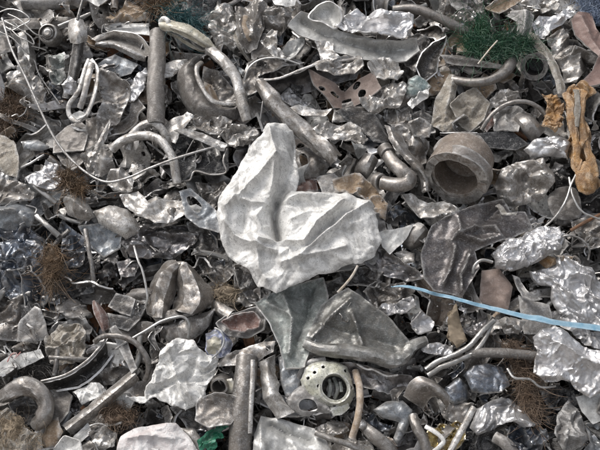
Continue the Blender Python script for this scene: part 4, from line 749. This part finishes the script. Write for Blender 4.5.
fib('beige_fibres', 'loose beige fibres on the edge of the fleece lump', 'fibres', 'tnwool', 24, '-5 412 16 412 34 432 44 436 44 452 -5 452', 170, 12, .45, curl=1.6)
sh('tan_cloth', 'tan rag scrap between fleece lump and angle bar', 'rag', 'tan', 18, '40 438 48 424 58 418 64 432 56 446 44 450', am=2.5, dome=3)
g = root('ring_casting', 'rounded grey casting with a dark hollow at lower left', 'casting', '28 405', 12, ref='rounded grey casting')
V, F = tube_geo(pp3('2 398 18 12 392 24 26 386 27 40 391 27 47 403 26 44 418 24 36 426 18'), [6, 7.5, 8.5, 8.5, 8, 7.5, 6], dent=.14, seg=22, seed=61); put('body', None, None, V, F, 'tpipe', g)
sh('hollow_shade', None, None, 'drk', 10, '8 404 28 396 40 408 36 424 18 424', parent=g, am=2, dome=-4)  # dark sheet across the hole, imitating the shade inside it
fib('brown_wool', 'brown wiry tuft right of the long angle bar', 'tuft', 'bwool', 18, '100 410 120 406 138 414 128 426 106 424', 300, 12, .45, ref='brown wiry tuft')
sh('white_tip', 'white sheet corner at the bottom edge left of the bag', 'sheet', 'whi', 20, '48 458 66 437 80 442 84 458', am=1.2)
sh('white_crumple', 'small crumbled white-grey scrap beside the white bag', 'scrap', 'alu', 18, '90 434 100 426 116 432 114 446 98 450', am=4, sc=6)
sh('grey_curve', 'grey curved sheet at the bottom edge between tip and bag', 'sheet', 'sil', 14, '72 448 90 442 108 452 112 462 70 462', dome=4, am=1.5)
fib('black_strands', 'black matted strands below the red scribbled plate', 'strands', 'dwool', 8, '0 384 14 374 44 360 46 376 20 390 0 394', 240, 20, .5, flow=.5)

# ------------------------------------------------------------------ bottom middle
g = root('oval_plate', 'red-brown oval plate with a grey metal rim', 'plate', '242 325', 16, ref='red-brown oval plate')
sh('face', None, None, 'redb', 20, '222 324 236 317 253 313 261 320 259 327 245 332 231 331', parent=g, am=1.4, sc=8, dome=-3, torn=1.2)
sh('rim', None, None, 'gry', 16, '216 325 226 318 240 313 256 309 266 318 264 330 248 338 228 336', parent=g, am=1.2, sc=9, edge=4, ew=3)
K(200, 300)
g = root('wrapper', 'crumpled blue wrapper with a gold patch and white ring', 'wrapper', '58 130', 18, ref='blue and gold wrapper')
sh('film', None, None, 'blue', 18, '16 100 40 82 66 84 98 130 84 166 40 178 16 150', parent=g, am=3, sc=8)
sh('gold_patch', None, None, 'ylw', 22.5, '20 120 40 106 62 120 60 150 34 166 22 148', parent=g, am=2.5, sc=7)
tb('ring', None, None, 'bgr', '44 84 28 64 96 30 72 124 30 60 152 28 36 174 24', 1.0, parent=g, seg=8)
sh('lever', 'light worn lever bracket left of the channel strip', 'bracket', 'sil', 20, '44 196 72 168 130 146 190 126 222 124 218 156 170 182 110 192', am=2, sc=12, th=1.8, holes=['198 140 208 136 214 146 206 154 198 150'], ref='lever bracket')
ts = tb('dark_cylinder', 'dark grey standing cylinder with a bright right side', 'cylinder', 'dull', '142 172 20 134 260 24 126 350 25 118 480 22', 10.5, bore=.85, dent=.03, seg=28, ref='dark standing cylinder')
tb('highlight_strip', None, None, 'alu', '158 180 30 156 260 33 152 330 33 150 400 30', 2.2, flat=.7, parent=ts)  # light strip imitates the highlight along the cylinder's right side
sh('brown_sheet', 'dark brownish sheet crossing left of the dark cylinder', 'sheet', 'dull', 30, '0 296 50 284 96 288 136 310 128 334 92 372 30 384 -10 360', am=2.5, sc=14, edge=3)
g = root('small_cup', 'small metal cup with gold side left of the cylinder', 'cup', '62 256', 14, ref='small metal cup')
V, F = tube_geo(pp3('72 240 6 56 262 24'), [7, 8], bore=.8, dent=.05, seg=24, seed=71); put('body', None, None, V, F, 'sil', g)
sh('gold_side', None, None, 'ylw', 20, '74 240 96 236 108 258 96 280 78 276', parent=g, am=1.5, dome=3)
sh('green_plastic', 'bright green plastic shred at the bottom edge', 'shred', 'green', 24, '-5 424 20 400 46 388 86 350 78 374 88 380 62 398 70 412 44 418 48 440 28 452 20 440 2 448', am=4, sc=6, torn=2.5, edge=2, ref='green plastic shred')
lf('channel_strip', 'silver folded channel strip right of the dark cylinder', 'strip', 'alu', ['178 186 20 182 250 22 196 300 24 232 356 22', '200 176 27 208 250 28 222 300 30 262 346 27', '226 164 20 232 240 20 244 296 22 284 338 20'], am=2.5, sc=9, ref='folded channel strip')
sh('blue_post', 'blue-grey bent post right of the channel strip', 'post', 'bgr', 12, '240 178 272 172 304 200 300 240 292 276 258 288 246 240', am=2, dome=5)
sh('pale_crumple', 'large pale cracked crumpled sheet at the bottom edge', 'sheet', 'lgt', 22, '160 470 164 404 186 348 232 358 290 370 340 380 374 420 396 470', am=2.5, sc=14, dome=3, ridges=[('210 375 260 400 330 420', -5, 3), ('180 380 185 460', 3, 4)], sp=1.4, ref='pale cracked sheet')
g = root('motor_end_bell', 'pale yellow-green round motor end housing with a dark bore', 'motor housing', '396 262', 10, ref='pale yellow motor housing')
sh('bell', None, None, 'zinc', 22, '300 236 312 206 338 188 372 180 410 184 440 204 460 240 466 284 450 316 428 336 402 342 392 326 376 318 352 308 326 290 306 266', parent=g, dome=15, am=1.2, sc=14, smooth=False, torn=1.8, sp=1.2, fine=.4,
   holes=['366 262 374 240 392 228 416 230 436 248 442 272 432 294 410 304 388 298 370 282', '338 222 345 218 349 225 342 229', '318 238 325 234 329 241 322 245', '364 204 371 201 374 208 367 211', '432 214 439 211 442 218 435 221', '452 262 458 260 460 268 454 270', '398 316 405 313 408 320 401 323', '350 262 355 258 359 265 353 268'])
c = pp3('404 266', 27)[0]; ax = (.1, -.12, 1)
V, F = lathe_geo(c, ax, [(15.4, -1), (15.2, 2.2), (14.0, 3.6), (12.8, 3.0), (12.2, 0), (12.0, -6)], seg=48, dent=.05, seed=9); put('bore_ring', None, None, V, F, 'zinc', g)
V, F = lathe_geo(c, ax, [(13, -16), (9, -16), (6.5, -13), (6.2, -9), (3, -8), (0.01, -8)], seg=30, dent=.1, seed=10); put('shaft', None, None, V, F, 'drk', g)
for q in ('388 240 20 392 262 22 386 290 19', '402 234 18 412 268 21 404 296 18', '420 246 20 424 276 20'): tb('winding', None, None, 'grn', q, 1.7, parent=g, dent=.15)
tb('outer_shell', None, None, 'gry', '296 246 14 304 214 20 334 186 23 376 176 23', 2.6, parent=g, flat=.7, dent=.12)
sh('hood', 'grey arched hood with a dark opening beside the motor housing', 'hood', 'gry', 20, '262 300 290 270 316 258 344 284 372 306 396 340 350 336 320 348 280 330', am=1.2, dome=7, holes=['298 312 314 300 340 306 352 330 326 336 302 330'], smooth=True, ref='grey arched hood')
sh('yellow_fin', 'pale yellow broken fin below the motor housing', 'fin', 'zinc', 24, '392 322 420 318 444 306 450 322 424 342 400 346', am=1.2)
tb('tan_hose', 'tan bent hose right of the motor housing', 'hose', 'tan', '466 214 18 478 260 28 480 310 30 472 360 28 456 414 20', 3.3, dent=.03, ref='tan bent hose')
tb('round_bar', 'light round bar at the bottom edge below the motor housing', 'bar', 'sil', '346 398 24 400 418 27 450 436 26 500 462 22', 2.8)
tb('dark_tube', 'dark grey thick tube at the bottom right of the tan hose', 'tube', 'dull', '484 372 18 520 404 23 560 440 23 580 470 20', [4.5, 6, 6.4, 6.4], dent=.05, ref='dark thick tube')
lump('ball_joint', 'small round ball end at the top of the dark thick tube', 'ball', 'sil', '486 374', 24, (4.5, 4.5, 4.5), amp=.16)
sh('silver_scrap', 'grey foil scraps between motor housing and pale cracked sheet', 'scrap', 'sil', 14, '352 388 386 360 430 370 440 392 400 404', am=5, sc=7)
sh('silver_scrap', 'crumpled dull scrap at the bottom edge right of the pale sheet', 'scrap', 'alu', 12, '400 440 440 420 500 432 520 470 400 470', am=5, sc=8)
K(294, 330, 3.75)
sh('blue_plate', 'blue-grey bent plate right of the tan hose', 'plate', 'bgr', 16, '300 300 350 272 410 266 442 300 434 350 388 430 376 400 392 346 340 330', am=1.5, dome=4, ref='blue-grey bent plate')
lf('half_ring_clip', 'dark silver half ring clip at lower right of centre', 'clip', 'tpipe', ['414 244 20 440 196 30 474 178 34 520 196 34 560 232 30', '440 264 22 470 216 34 502 204 38 546 228 37 580 262 32', '482 292 14 512 250 27 540 244 31 566 270 30 574 312 24'], th=2.0, am=.8, ref='half ring clip')
tb('tan_tube', 'brown-grey tube standing below the half ring clip', 'tube', 'tpipe', '446 322 16 462 370 22 486 420 22 500 470 20', 4.8, ref='brown-grey standing tube')
tb('white_strip', 'white strip bent in an L at the bottom edge', 'strip', 'whi', '492 362 24 530 384 27 560 414 27 548 436 26 520 458 22', 2.0, flat=.5)
sh('dark_scrap', 'blue-black crumpled scrap left of the blue-grey bent plate', 'scrap', 'bfoil', 8, '250 318 300 300 320 340 360 350 340 400 290 370', am=6, sc=8)

# ------------------------------------------------------------------ bottom right
K(400, 300)
tb('brown_rod_pipe', 'brown-grey straight pipe running to the bright blue-white sheet', 'pipe', 'taupe', '200 162 24 250 158 26 330 160 27 420 170 24', 4.6, dent=.02, ref='straight brown-grey pipe')
tb('twin_rod', 'bright twisted rod, upper of the pair left of the straight pipe', 'rod', 'wire', '78 208 22 112 186 26 160 166 29 210 136 30 244 96 30 282 62 26', 2.4, ref='pair of twisted rods')
tb('twin_rod', 'bright twisted rod, lower of the pair left of the straight pipe', 'rod', 'wire', '84 226 20 124 202 24 172 182 26 216 160 26 252 118 27 272 74 25', 2.6)
sh('bright_sheet', 'large bright blue-white crumpled sheet at the right edge', 'sheet', 'foil', 32, '404 116 424 92 462 86 500 104 546 140 620 166 620 262 564 288 530 268 508 240 474 246 440 240 404 214 416 164', am=4.2, sc=9, dome=7, sp=1.3, low=3, ridges=[('440 120 500 160 560 190 612 200', 6, 6), ('420 190 470 200 520 230', -4, 4)], ref='bright blue-white sheet')
sh('blue_plate', 'smooth blue-grey bulged foil below the straight pipe', 'foil', 'bfoil', 18, '196 228 222 200 262 194 304 206 324 256 300 280 250 284 216 276', am=2.5, sc=14, dome=7, ref='smooth blue-grey foil')
sh('chrome_foil', 'shiny chrome-like crumpled foil at lower right', 'foil', 'foil', 16, '214 376 240 330 290 304 330 298 366 330 394 372 360 382 320 372 262 394 228 400', am=8, sc=11, dome=6, sp=1.25, ang=.6, st=1.6, ref='chrome-like foil')
sh('chrome_foil', 'dark chrome-like foil crumple near the bottom right edge', 'foil', 'bfoil', 12, '320 390 360 378 432 392 440 420 400 460 330 460', am=8, sc=8, dome=4)
ts = fib('brown_fur', 'long strip of brown fur-like fibres hanging behind the straight pipe', 'fibres', 'bwool', 14, '300 118 350 120 376 170 392 230 414 330 388 356 352 280 340 210 318 160', 620, 18, .5, flow=-1.2, ref='brown fur-like fibres')
sh('backing', None, None, 'tan', 10, '306 124 350 124 372 172 388 232 408 326 388 350 354 280 342 210 322 164', am=3, sc=9, parent=ts)
sh('tan_feather', 'tan feather-shaped rag left of the twisted rods', 'rag', 'tnwool', 20, '142 64 164 18 178 70 200 122 172 142 150 112', am=2.5, sc=8, dome=3)
tb('wavy_wire', 'wavy bright wire below the straight pipe', 'wire', 'wire', '322 206 26 344 234 29 388 238 29 424 262 27 466 258 24', 1.2, seg=8)
tb('light_rod', 'light straight rod at the bottom edge beside gold foil', 'rod', 'alu', '146 462 22 186 388 28 222 322 28', 3.0, ref='light straight rod')
sh('grey_casting', 'dull grey lumpy casting near the bottom right corner', 'casting', 'gry', 16, '456 404 476 346 512 306 536 330 552 380 564 420 524 448 488 452', am=6, sc=11, dome=9, ref='lumpy grey casting')
sh('light_plate', 'flat light grey plate at the right edge below the bright sheet', 'plate', 'lgt', 20, '528 292 572 282 620 276 620 352 580 368 548 334', am=1, tilt=(-.05, .1), ref='flat light plate')
sh('gold_foil', 'gold crumpled foil at the bottom edge left of the light rod', 'foil', 'gold', 13, '90 400 130 372 186 370 184 420 150 466 90 466', am=5, sc=7, ref='gold foil')
tb('brown_tube', 'short rusty brown tube at the bottom edge', 'tube', 'taupe', '286 410 16 316 428 20 344 462 18', 5.5, bore=.75)
sh('black_foil', 'black glossy crumple above the lumpy grey casting', 'crumple', 'blk', 12, '420 276 470 262 520 284 536 310 500 330 450 320', am=6, sc=7)
sh('silver_scrap', 'white-silver scrap left of the tan feather-shaped rag', 'scrap', 'foil', 18, '30 80 66 38 104 66 92 96 56 106', am=4, sc=8)
sh('twisted_foil', 'shiny twisted foil left of the twisted rods', 'foil', 'foil', 18, '56 142 90 132 160 134 156 164 110 166 70 160', am=4, sc=7, dome=3)
sh('shiny_scrap', 'shiny grey crumple under the middle of the blue strap', 'foil', 'sil', 18, '296 62 330 54 376 66 352 106 312 100', am=4, sc=9, dome=4)
sh('grey_cylinder', 'round dark knob left of the smooth blue-grey foil', 'knob', 'bfoil', 14, '140 262 176 238 200 262 196 300 160 312 140 290', dome=7, am=3)
sh('grey_scrap', 'dark torn sheet left of the chrome-like foil', 'sheet', 'sil', 12, '120 300 170 300 214 316 210 350 176 376 136 350', am=4, sc=11, tilt=(.1, .1))
sh('foil_scrap', 'crumpled foil at the right edge under the blue strap', 'foil', 'foil', 14, '470 30 540 28 620 62 620 150 560 134 500 90', am=7, sc=10)
sh('grey_scrap', 'blue-grey torn corner sheet in the bottom right corner', 'sheet', 'bgr', 12, '560 380 600 370 620 376 620 466 540 466 566 430', am=4, sc=12)
sh('dark_scrap', 'black crumpled plastic at the bottom edge right of the cylinder', 'scrap', 'blk', 6, '210 400 300 396 320 430 300 466 210 466', am=5, sc=10)
K(0, 0, 1)

# ------------------------------------------------------------------ small pieces filling the gaps
rnd = random.Random(5); nr = np.random.RandomState(5)
def rand_poly(rs, rx, ry, n=9):
    a = np.sort(rs.uniform(0, 2 * math.pi, n)); r = rs.uniform(.55, 1.15, n); return np.stack([np.cos(a) * r * rx, np.sin(a) * r * ry], 1)
def template(kind, k):
    rs = np.random.RandomState(k * 7 + hash_(kind))
    if kind == 'flake': return sheet_geo(rand_poly(rs, 14, 8, 6), 0, am=2.5, sc=9, edge=2, torn=1.5, seed=k + 3, sp=1.5, low=3, tilt=(rs.uniform(-.35, .35), rs.uniform(-.35, .35)))
    if kind == 'crumple': return sheet_geo(rand_poly(rs, 11, 9, 11), 0, am=4.5, sc=6.5, dome=3, seed=k + 31, sp=1.4, torn=2, low=3)
    if kind == 'fold':      # plate with one or two sharp bends
        a_ = rs.uniform(0, 3.1)
        return sheet_geo(rand_poly(rs, 18, 10, 6), 0, am=1.6, sc=10, vf=[(a_, rs.uniform(-3, 3), rs.uniform(.45, .9) * rs.choice([-1, 1])), (a_ + rs.uniform(.6, 1.4), rs.uniform(-7, 7), rs.uniform(.2, .5) * rs.choice([-1, 1]))], edge=2, ew=3, seed=k + 77, sp=1.45, torn=1.2)
    if kind in ('channel', 'curl'):      # bent strip with a U, V, J or Z section
        L = rs.uniform(30, 54); n = 6; t = np.linspace(-.5, .5, n); kx = rs.uniform(-.9, .9); kz = rs.uniform(-.8, .8)
        sp_ = np.stack([t * L, kx * L * (np.abs(t) * .8 + rs.uniform(-.06, .06, n)), kz * L * .5 * np.abs(t) + rs.uniform(-2, 2, n)], 1)
        if kind == 'curl': sec = np.array([[-1, 0], [-.3, rs.uniform(-.4, .4)], [.4, rs.uniform(-.5, .5)], [1, rs.uniform(-.6, .6)]]) * rs.uniform(4, 8)
        else: sec = [np.array([[-1, 1.1], [-.85, 0], [.8, 0], [1, .9]]), np.array([[-1, .9], [0, -.3], [1, 1]]), np.array([[-1, -.2], [.4, -.1], [.9, .5], [.6, 1.2]]), np.array([[-1.2, .8], [-.4, .7], [.3, -.4], [1.2, -.3]]), np.array([[-1, 1], [-1.1, .2], [-.5, -.4], [.5, -.4], [1.1, .3], [.8, 1.1]])][k % 5] * rs.uniform(5, 9)
        tw = rs.uniform(-1.2, 1.2); rows = []
        for sy, sz in sec:
            c_, s_ = np.cos(tw * t), np.sin(tw * t); sc_ = 1 + .25 * rs.uniform(-1, 1, n); rows.append(sp_ + np.stack([rs.uniform(-2, 2, n), (sy * c_ - sz * s_) * sc_, (sy * s_ + sz * c_) * sc_], 1))
        return loft_geo(rows, th=1.1, am=1.8, sc=8, seed=k + 5, sp=1.6, lin=True, fine=.6)
    if kind == 'rod':
        L = rs.uniform(12, 26); P = np.array([[-L, 0, rs.uniform(-3, 3)], [0, rs.uniform(-5, 5), 2], [L, rs.uniform(-6, 6), rs.uniform(-4, 4)]]) * .7
        return tube_geo(P, rs.uniform(1.2, 2.6), seg=10, seed=k, dent=.06)
    if kind == 'wire':
        P = np.cumsum(rs.normal(size=(7, 3)) * [6, 6, 2], 0); P -= P.mean(0); return tube_geo(P, rs.uniform(.5, .8), seg=6, seed=k, dent=.02, step=2)
    if kind == 'chunk': return lump_geo((0, 0, 0), (rs.uniform(9, 14), rs.uniform(6, 8), rs.uniform(5, 7)), k, amp=.45, sc=1.5, n=38)
    if kind == 'bracket': return sheet_geo(np.array([[-15, -6], [-4, -8], [13, -5], [15, 4], [2, 7], [-13, 6]]) * rs.uniform(.8, 1.2, (6, 2)), 0, am=.8, th=1.8, torn=.4, vf=[(rs.uniform(0, .5), rs.uniform(-4, 4), rs.uniform(.3, .8))], holes=[np.array([[-11, -1], [-9, -3], [-7, -1], [-9, 1]]), np.array([[7, -1], [10, -2], [12, 0], [10, 2], [8, 1.5]])], seed=k + 9, sp=1.4)
    if kind == 'stub': return tube_geo(np.array([[-9, 0, -2], [0, 1, 1], [9, 0, 3.]]), rs.uniform(3.2, 5), bore=.75, seg=18, seed=k, dent=.08, ragged=2)
def hash_(s): return sum(ord(c) * (i + 3) for i, c in enumerate(s)) % 1000
FORMS = {'flake': ('metal_flake', 'torn flake', 'flake'), 'crumple': ('crumpled_scrap', 'crumpled scrap', 'scrap'), 'fold': ('folded_sheet', 'folded sheet', 'sheet'), 'curl': ('curled_strip', 'curled strip', 'strip'), 'bracket': ('bracket', 'drilled bracket', 'bracket'), 'channel': ('bent_channel', 'bent channel piece', 'channel'), 'rod': ('short_rod', 'short rod', 'rod'),
         'wire': ('loose_wire', 'kinked thin wire', 'wire'), 'chunk': ('crushed_lump', 'crushed metal lump', 'lump'), 'stub': ('tube_stub', 'short tube stub', 'tube')}
COLS = [('alu', 'light silver', 19), ('sil', 'silver grey', 18), ('foil', 'shiny bright', 9), ('dfoil', 'shiny dark', 10), ('dull', 'dull grey', 16), ('gry', 'matte grey', 9), ('drk', 'dark', 8), ('bfoil', 'dark blue-grey', 5), ('taupe', 'brown-grey', 12), ('beige', 'beige', 6), ('tan', 'tan', 5), ('rust', 'rusty', 3), ('cpipe', 'warm brown', 5), ('bgr', 'blue-grey', 4), ('whi', 'white', 3), ('lgt', 'pale', 5)]
KW = [('flake', 4), ('crumple', 14), ('fold', 22), ('channel', 24), ('curl', 16), ('rod', 4), ('wire', 7), ('chunk', 6), ('bracket', 6), ('stub', 5)]
TEMPL = {}
def tmpl(kind, k, m):
    key = (kind, k, m)
    if key not in TEMPL:
        if (kind, k) not in TEMPL:
            V, F = template(kind, k); V = np.asarray(V, float); V = V - V.mean(0); TEMPL[(kind, k)] = (V, F)
        V, F = TEMPL[(kind, k)]
        W = (V[:, 0:1] * EX + V[:, 1:2] * EY + V[:, 2:3] * EZ) * U
        TEMPL[key] = make_mesh(FORMS[kind][0], W, F, m)
    return TEMPL[key]
BASIS = np.stack([EX, EY, EZ], 1)
def rotm(a, b, c):
    R = Matrix.Rotation(a, 3, 'Z') @ Matrix.Rotation(b, 3, 'X') @ Matrix.Rotation(c, 3, 'Y'); return np.array(R)
def pick(lst): return rnd.choices(lst, [q[-1] for q in lst])[0]
def where(x, y):
    d = [((x - hx) ** 2 + (y - hy) ** 2, hx, hy, r) for hx, hy, r in HEROES]; _, hx, hy, r = min(d)
    dx, dy = x - hx, y - hy
    side = ('right of' if dx > 0 else 'left of') if abs(dx) > abs(dy) else ('above' if dy > 0 else 'below')
    return f'just {side} the {r}'
USED = set(); count = {}
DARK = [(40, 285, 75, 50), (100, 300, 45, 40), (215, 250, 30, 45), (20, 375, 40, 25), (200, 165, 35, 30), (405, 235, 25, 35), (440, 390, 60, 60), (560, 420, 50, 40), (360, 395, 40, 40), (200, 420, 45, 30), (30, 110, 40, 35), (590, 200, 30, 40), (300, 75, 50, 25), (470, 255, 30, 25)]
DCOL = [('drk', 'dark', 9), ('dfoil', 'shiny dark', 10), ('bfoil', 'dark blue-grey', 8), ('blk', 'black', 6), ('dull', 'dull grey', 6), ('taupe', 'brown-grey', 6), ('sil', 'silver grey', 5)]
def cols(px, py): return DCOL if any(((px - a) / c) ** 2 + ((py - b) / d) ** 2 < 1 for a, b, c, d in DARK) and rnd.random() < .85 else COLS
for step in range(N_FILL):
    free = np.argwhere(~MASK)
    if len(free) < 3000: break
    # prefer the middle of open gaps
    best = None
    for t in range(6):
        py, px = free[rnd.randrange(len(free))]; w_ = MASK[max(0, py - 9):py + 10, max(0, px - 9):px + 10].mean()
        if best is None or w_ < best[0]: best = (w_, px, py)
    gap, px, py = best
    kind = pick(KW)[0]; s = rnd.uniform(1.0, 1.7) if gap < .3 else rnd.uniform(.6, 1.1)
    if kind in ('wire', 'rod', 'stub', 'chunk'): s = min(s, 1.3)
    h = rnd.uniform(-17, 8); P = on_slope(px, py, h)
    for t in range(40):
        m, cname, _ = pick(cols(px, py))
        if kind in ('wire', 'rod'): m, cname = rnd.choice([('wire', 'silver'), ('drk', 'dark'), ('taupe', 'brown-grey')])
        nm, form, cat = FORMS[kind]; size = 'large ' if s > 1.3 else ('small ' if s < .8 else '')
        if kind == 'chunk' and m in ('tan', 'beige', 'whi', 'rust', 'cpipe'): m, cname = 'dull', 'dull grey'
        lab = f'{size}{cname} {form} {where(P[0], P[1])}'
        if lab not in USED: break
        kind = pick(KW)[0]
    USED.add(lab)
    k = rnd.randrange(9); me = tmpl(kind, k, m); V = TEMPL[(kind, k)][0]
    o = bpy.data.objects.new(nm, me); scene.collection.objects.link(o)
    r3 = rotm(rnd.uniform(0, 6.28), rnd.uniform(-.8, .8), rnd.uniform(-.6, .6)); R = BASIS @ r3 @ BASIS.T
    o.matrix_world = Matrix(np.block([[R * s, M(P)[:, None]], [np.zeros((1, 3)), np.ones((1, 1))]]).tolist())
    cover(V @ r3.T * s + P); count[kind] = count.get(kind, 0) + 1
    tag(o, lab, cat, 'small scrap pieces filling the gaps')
print('FILL', count, 'free', (~MASK).mean())
# bits lying on top of the larger pieces
TOPF = [('wire', 8), ('flake', 4), ('crumple', 5), ('curl', 6), ('channel', 4), ('fold', 3), ('rod', 1)]
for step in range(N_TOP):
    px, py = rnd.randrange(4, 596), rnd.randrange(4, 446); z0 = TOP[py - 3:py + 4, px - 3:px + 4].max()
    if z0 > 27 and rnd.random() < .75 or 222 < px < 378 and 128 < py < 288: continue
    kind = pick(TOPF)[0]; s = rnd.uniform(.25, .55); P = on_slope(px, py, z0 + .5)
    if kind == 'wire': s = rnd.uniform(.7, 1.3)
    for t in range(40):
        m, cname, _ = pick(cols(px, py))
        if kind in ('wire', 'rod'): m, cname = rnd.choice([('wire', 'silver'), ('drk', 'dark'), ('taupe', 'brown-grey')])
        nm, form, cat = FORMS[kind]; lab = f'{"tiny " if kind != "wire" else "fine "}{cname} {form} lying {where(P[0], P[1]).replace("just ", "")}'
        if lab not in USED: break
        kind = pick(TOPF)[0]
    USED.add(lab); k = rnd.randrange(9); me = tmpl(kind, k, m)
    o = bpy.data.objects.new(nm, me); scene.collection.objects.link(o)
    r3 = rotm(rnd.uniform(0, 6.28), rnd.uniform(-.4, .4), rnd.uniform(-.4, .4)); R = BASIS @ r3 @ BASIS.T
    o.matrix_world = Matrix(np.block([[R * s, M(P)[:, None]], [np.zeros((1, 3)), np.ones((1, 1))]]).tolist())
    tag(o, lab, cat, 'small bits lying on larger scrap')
# ------------------------------------------------------------------ tiny uncountable debris, and the heap going on outside the picture
def join(name, label, items, mats):
    Vs, Fs, fm, k = [], [], [], 0
    for V, F, mi in items:
        Vs.append(V); Fs += [[i + k for i in f] for f in F]; fm += [mi] * len(F); k += len(V)
    o = bpy.data.objects.new(name, make_mesh(name, np.concatenate(Vs), Fs, mats, fm)); scene.collection.objects.link(o); return tag(o, label, None, None, 'stuff')
def chip(rs):
    t = rs.randint(4)
    if t == 0:   # bent chip, two facets
        a, b, c = rs.uniform(1.5, 5), rs.uniform(1.2, 3.5), rs.uniform(-2, 2); V = np.array([[-a, -b, 0], [0, -b * rs.uniform(.6, 1.2), c], [a, -b * .8, 0], [-a, b * .7, .4], [0, b, c + .3], [a, b * rs.uniform(.4, 1), .2]]); F = [[0, 1, 4, 3], [1, 2, 5, 4]]
        B = V - [0, 0, .6]; return np.concatenate([V, B]), F + [[9, 10, 7, 6], [10, 11, 8, 7], [0, 6, 7, 1], [1, 7, 8, 2], [3, 4, 10, 9], [4, 5, 11, 10], [0, 3, 9, 6], [2, 8, 11, 5]]
    if t == 1:   # sliver of wire
        L = rs.uniform(4, 10); r = rs.uniform(.3, .6); d = rs.uniform(-2, 2); V = []
        for x, z in ((-L, 0), (0, d), (L, 0)):
            for q in (0, 2.09, 4.19): V.append([x, math.cos(q) * r, z + math.sin(q) * r])
        return np.array(V), [[0, 1, 4, 3], [1, 2, 5, 4], [2, 0, 3, 5], [3, 4, 7, 6], [4, 5, 8, 7], [5, 3, 6, 8], [2, 1, 0], [6, 7, 8]]
    r = rs.uniform(1, 3.2); V = np.array([[1, 0, 0], [0, 1, 0], [-1, 0, 0], [0, -1, 0], [0, 0, .8], [0, 0, -.8]]) * rs.uniform(.5, 1.5, (6, 1)) * r
    return V, [[0, 1, 4], [1, 2, 4], [2, 3, 4], [3, 0, 4], [1, 0, 5], [2, 1, 5], [3, 2, 5], [0, 3, 5]]
dm = ['dull', 'sil', 'drk', 'tan', 'alu', 'taupe', 'dfoil', 'rust', 'blk']; dw = np.array([.17, .13, .12, .09, .07, .2, .1, .04, .08])
items = []
for k in range(N_DEBRIS + N_CHIPS):
    px, py = nr.uniform(-230, 830), nr.uniform(-160, 600)
    if k < N_DEBRIS * .7: px, py = nr.uniform(-15, 615), nr.uniform(-15, 465)
    if k >= N_DEBRIS: px, py = nr.uniform(0, 599), nr.uniform(0, 449)
    P = on_slope(px, py, 0)
    X, Y = M(P)[0], M(P)[1]; zz = float(heap_z(np.array(X), np.array(Y)))
    h = (np.array([X, Y, zz]) - ORG) @ EZ / U + nr.uniform(0, 22) ** .9
    if k >= N_DEBRIS:
        h = TOP[int(py), int(px)] + .3; P = on_slope(px, py, h)
        if h < -20 or 224 < px < 376 and 130 < py < 286: continue
    V, F = chip(nr); V = V @ rotm(nr.uniform(0, 6.28), nr.uniform(-1, 1), nr.uniform(-1, 1)).T * (nr.uniform(.6, 1.9) if k < N_DEBRIS else nr.uniform(.25, .8))
    items.append((M(V + np.array([P[0], P[1], h])), F, int(nr.choice(len(dm), p=dw))))
join('scrap_debris', 'tiny loose metal shreds and grit covering the heap between larger pieces', items, dm)
items = []; om = ['sil', 'alu', 'dull', 'drk', 'taupe', 'dfoil', 'foil']
SPF[0] = 2.2; OUT = []
for kind in ('flake', 'crumple', 'fold', 'channel', 'curl', 'fold', 'channel', 'crumple', 'stub'):
    for k in range(3):
        V, F = template(kind, k + 20); V = np.asarray(V, float); OUT.append((V - V.mean(0), F))
for k in range(N_OUT):
    px, py = nr.uniform(-190, 790), nr.uniform(-140, 590)
    if -14 < px < 614 and -14 < py < 464: continue
    V, F = OUT[nr.randint(len(OUT))]
    V = V @ rotm(nr.uniform(0, 6.28), nr.uniform(-.7, .7), nr.uniform(-.6, .6)).T * nr.uniform(.9, 2.0)
    items.append((M(V + on_slope(px, py, nr.uniform(-14, 16))), F if isinstance(F, list) else F.tolist(), nr.randint(len(om))))
join('scrap_mass', 'continuing mass of mixed grey scrap around the heap face', items, om)
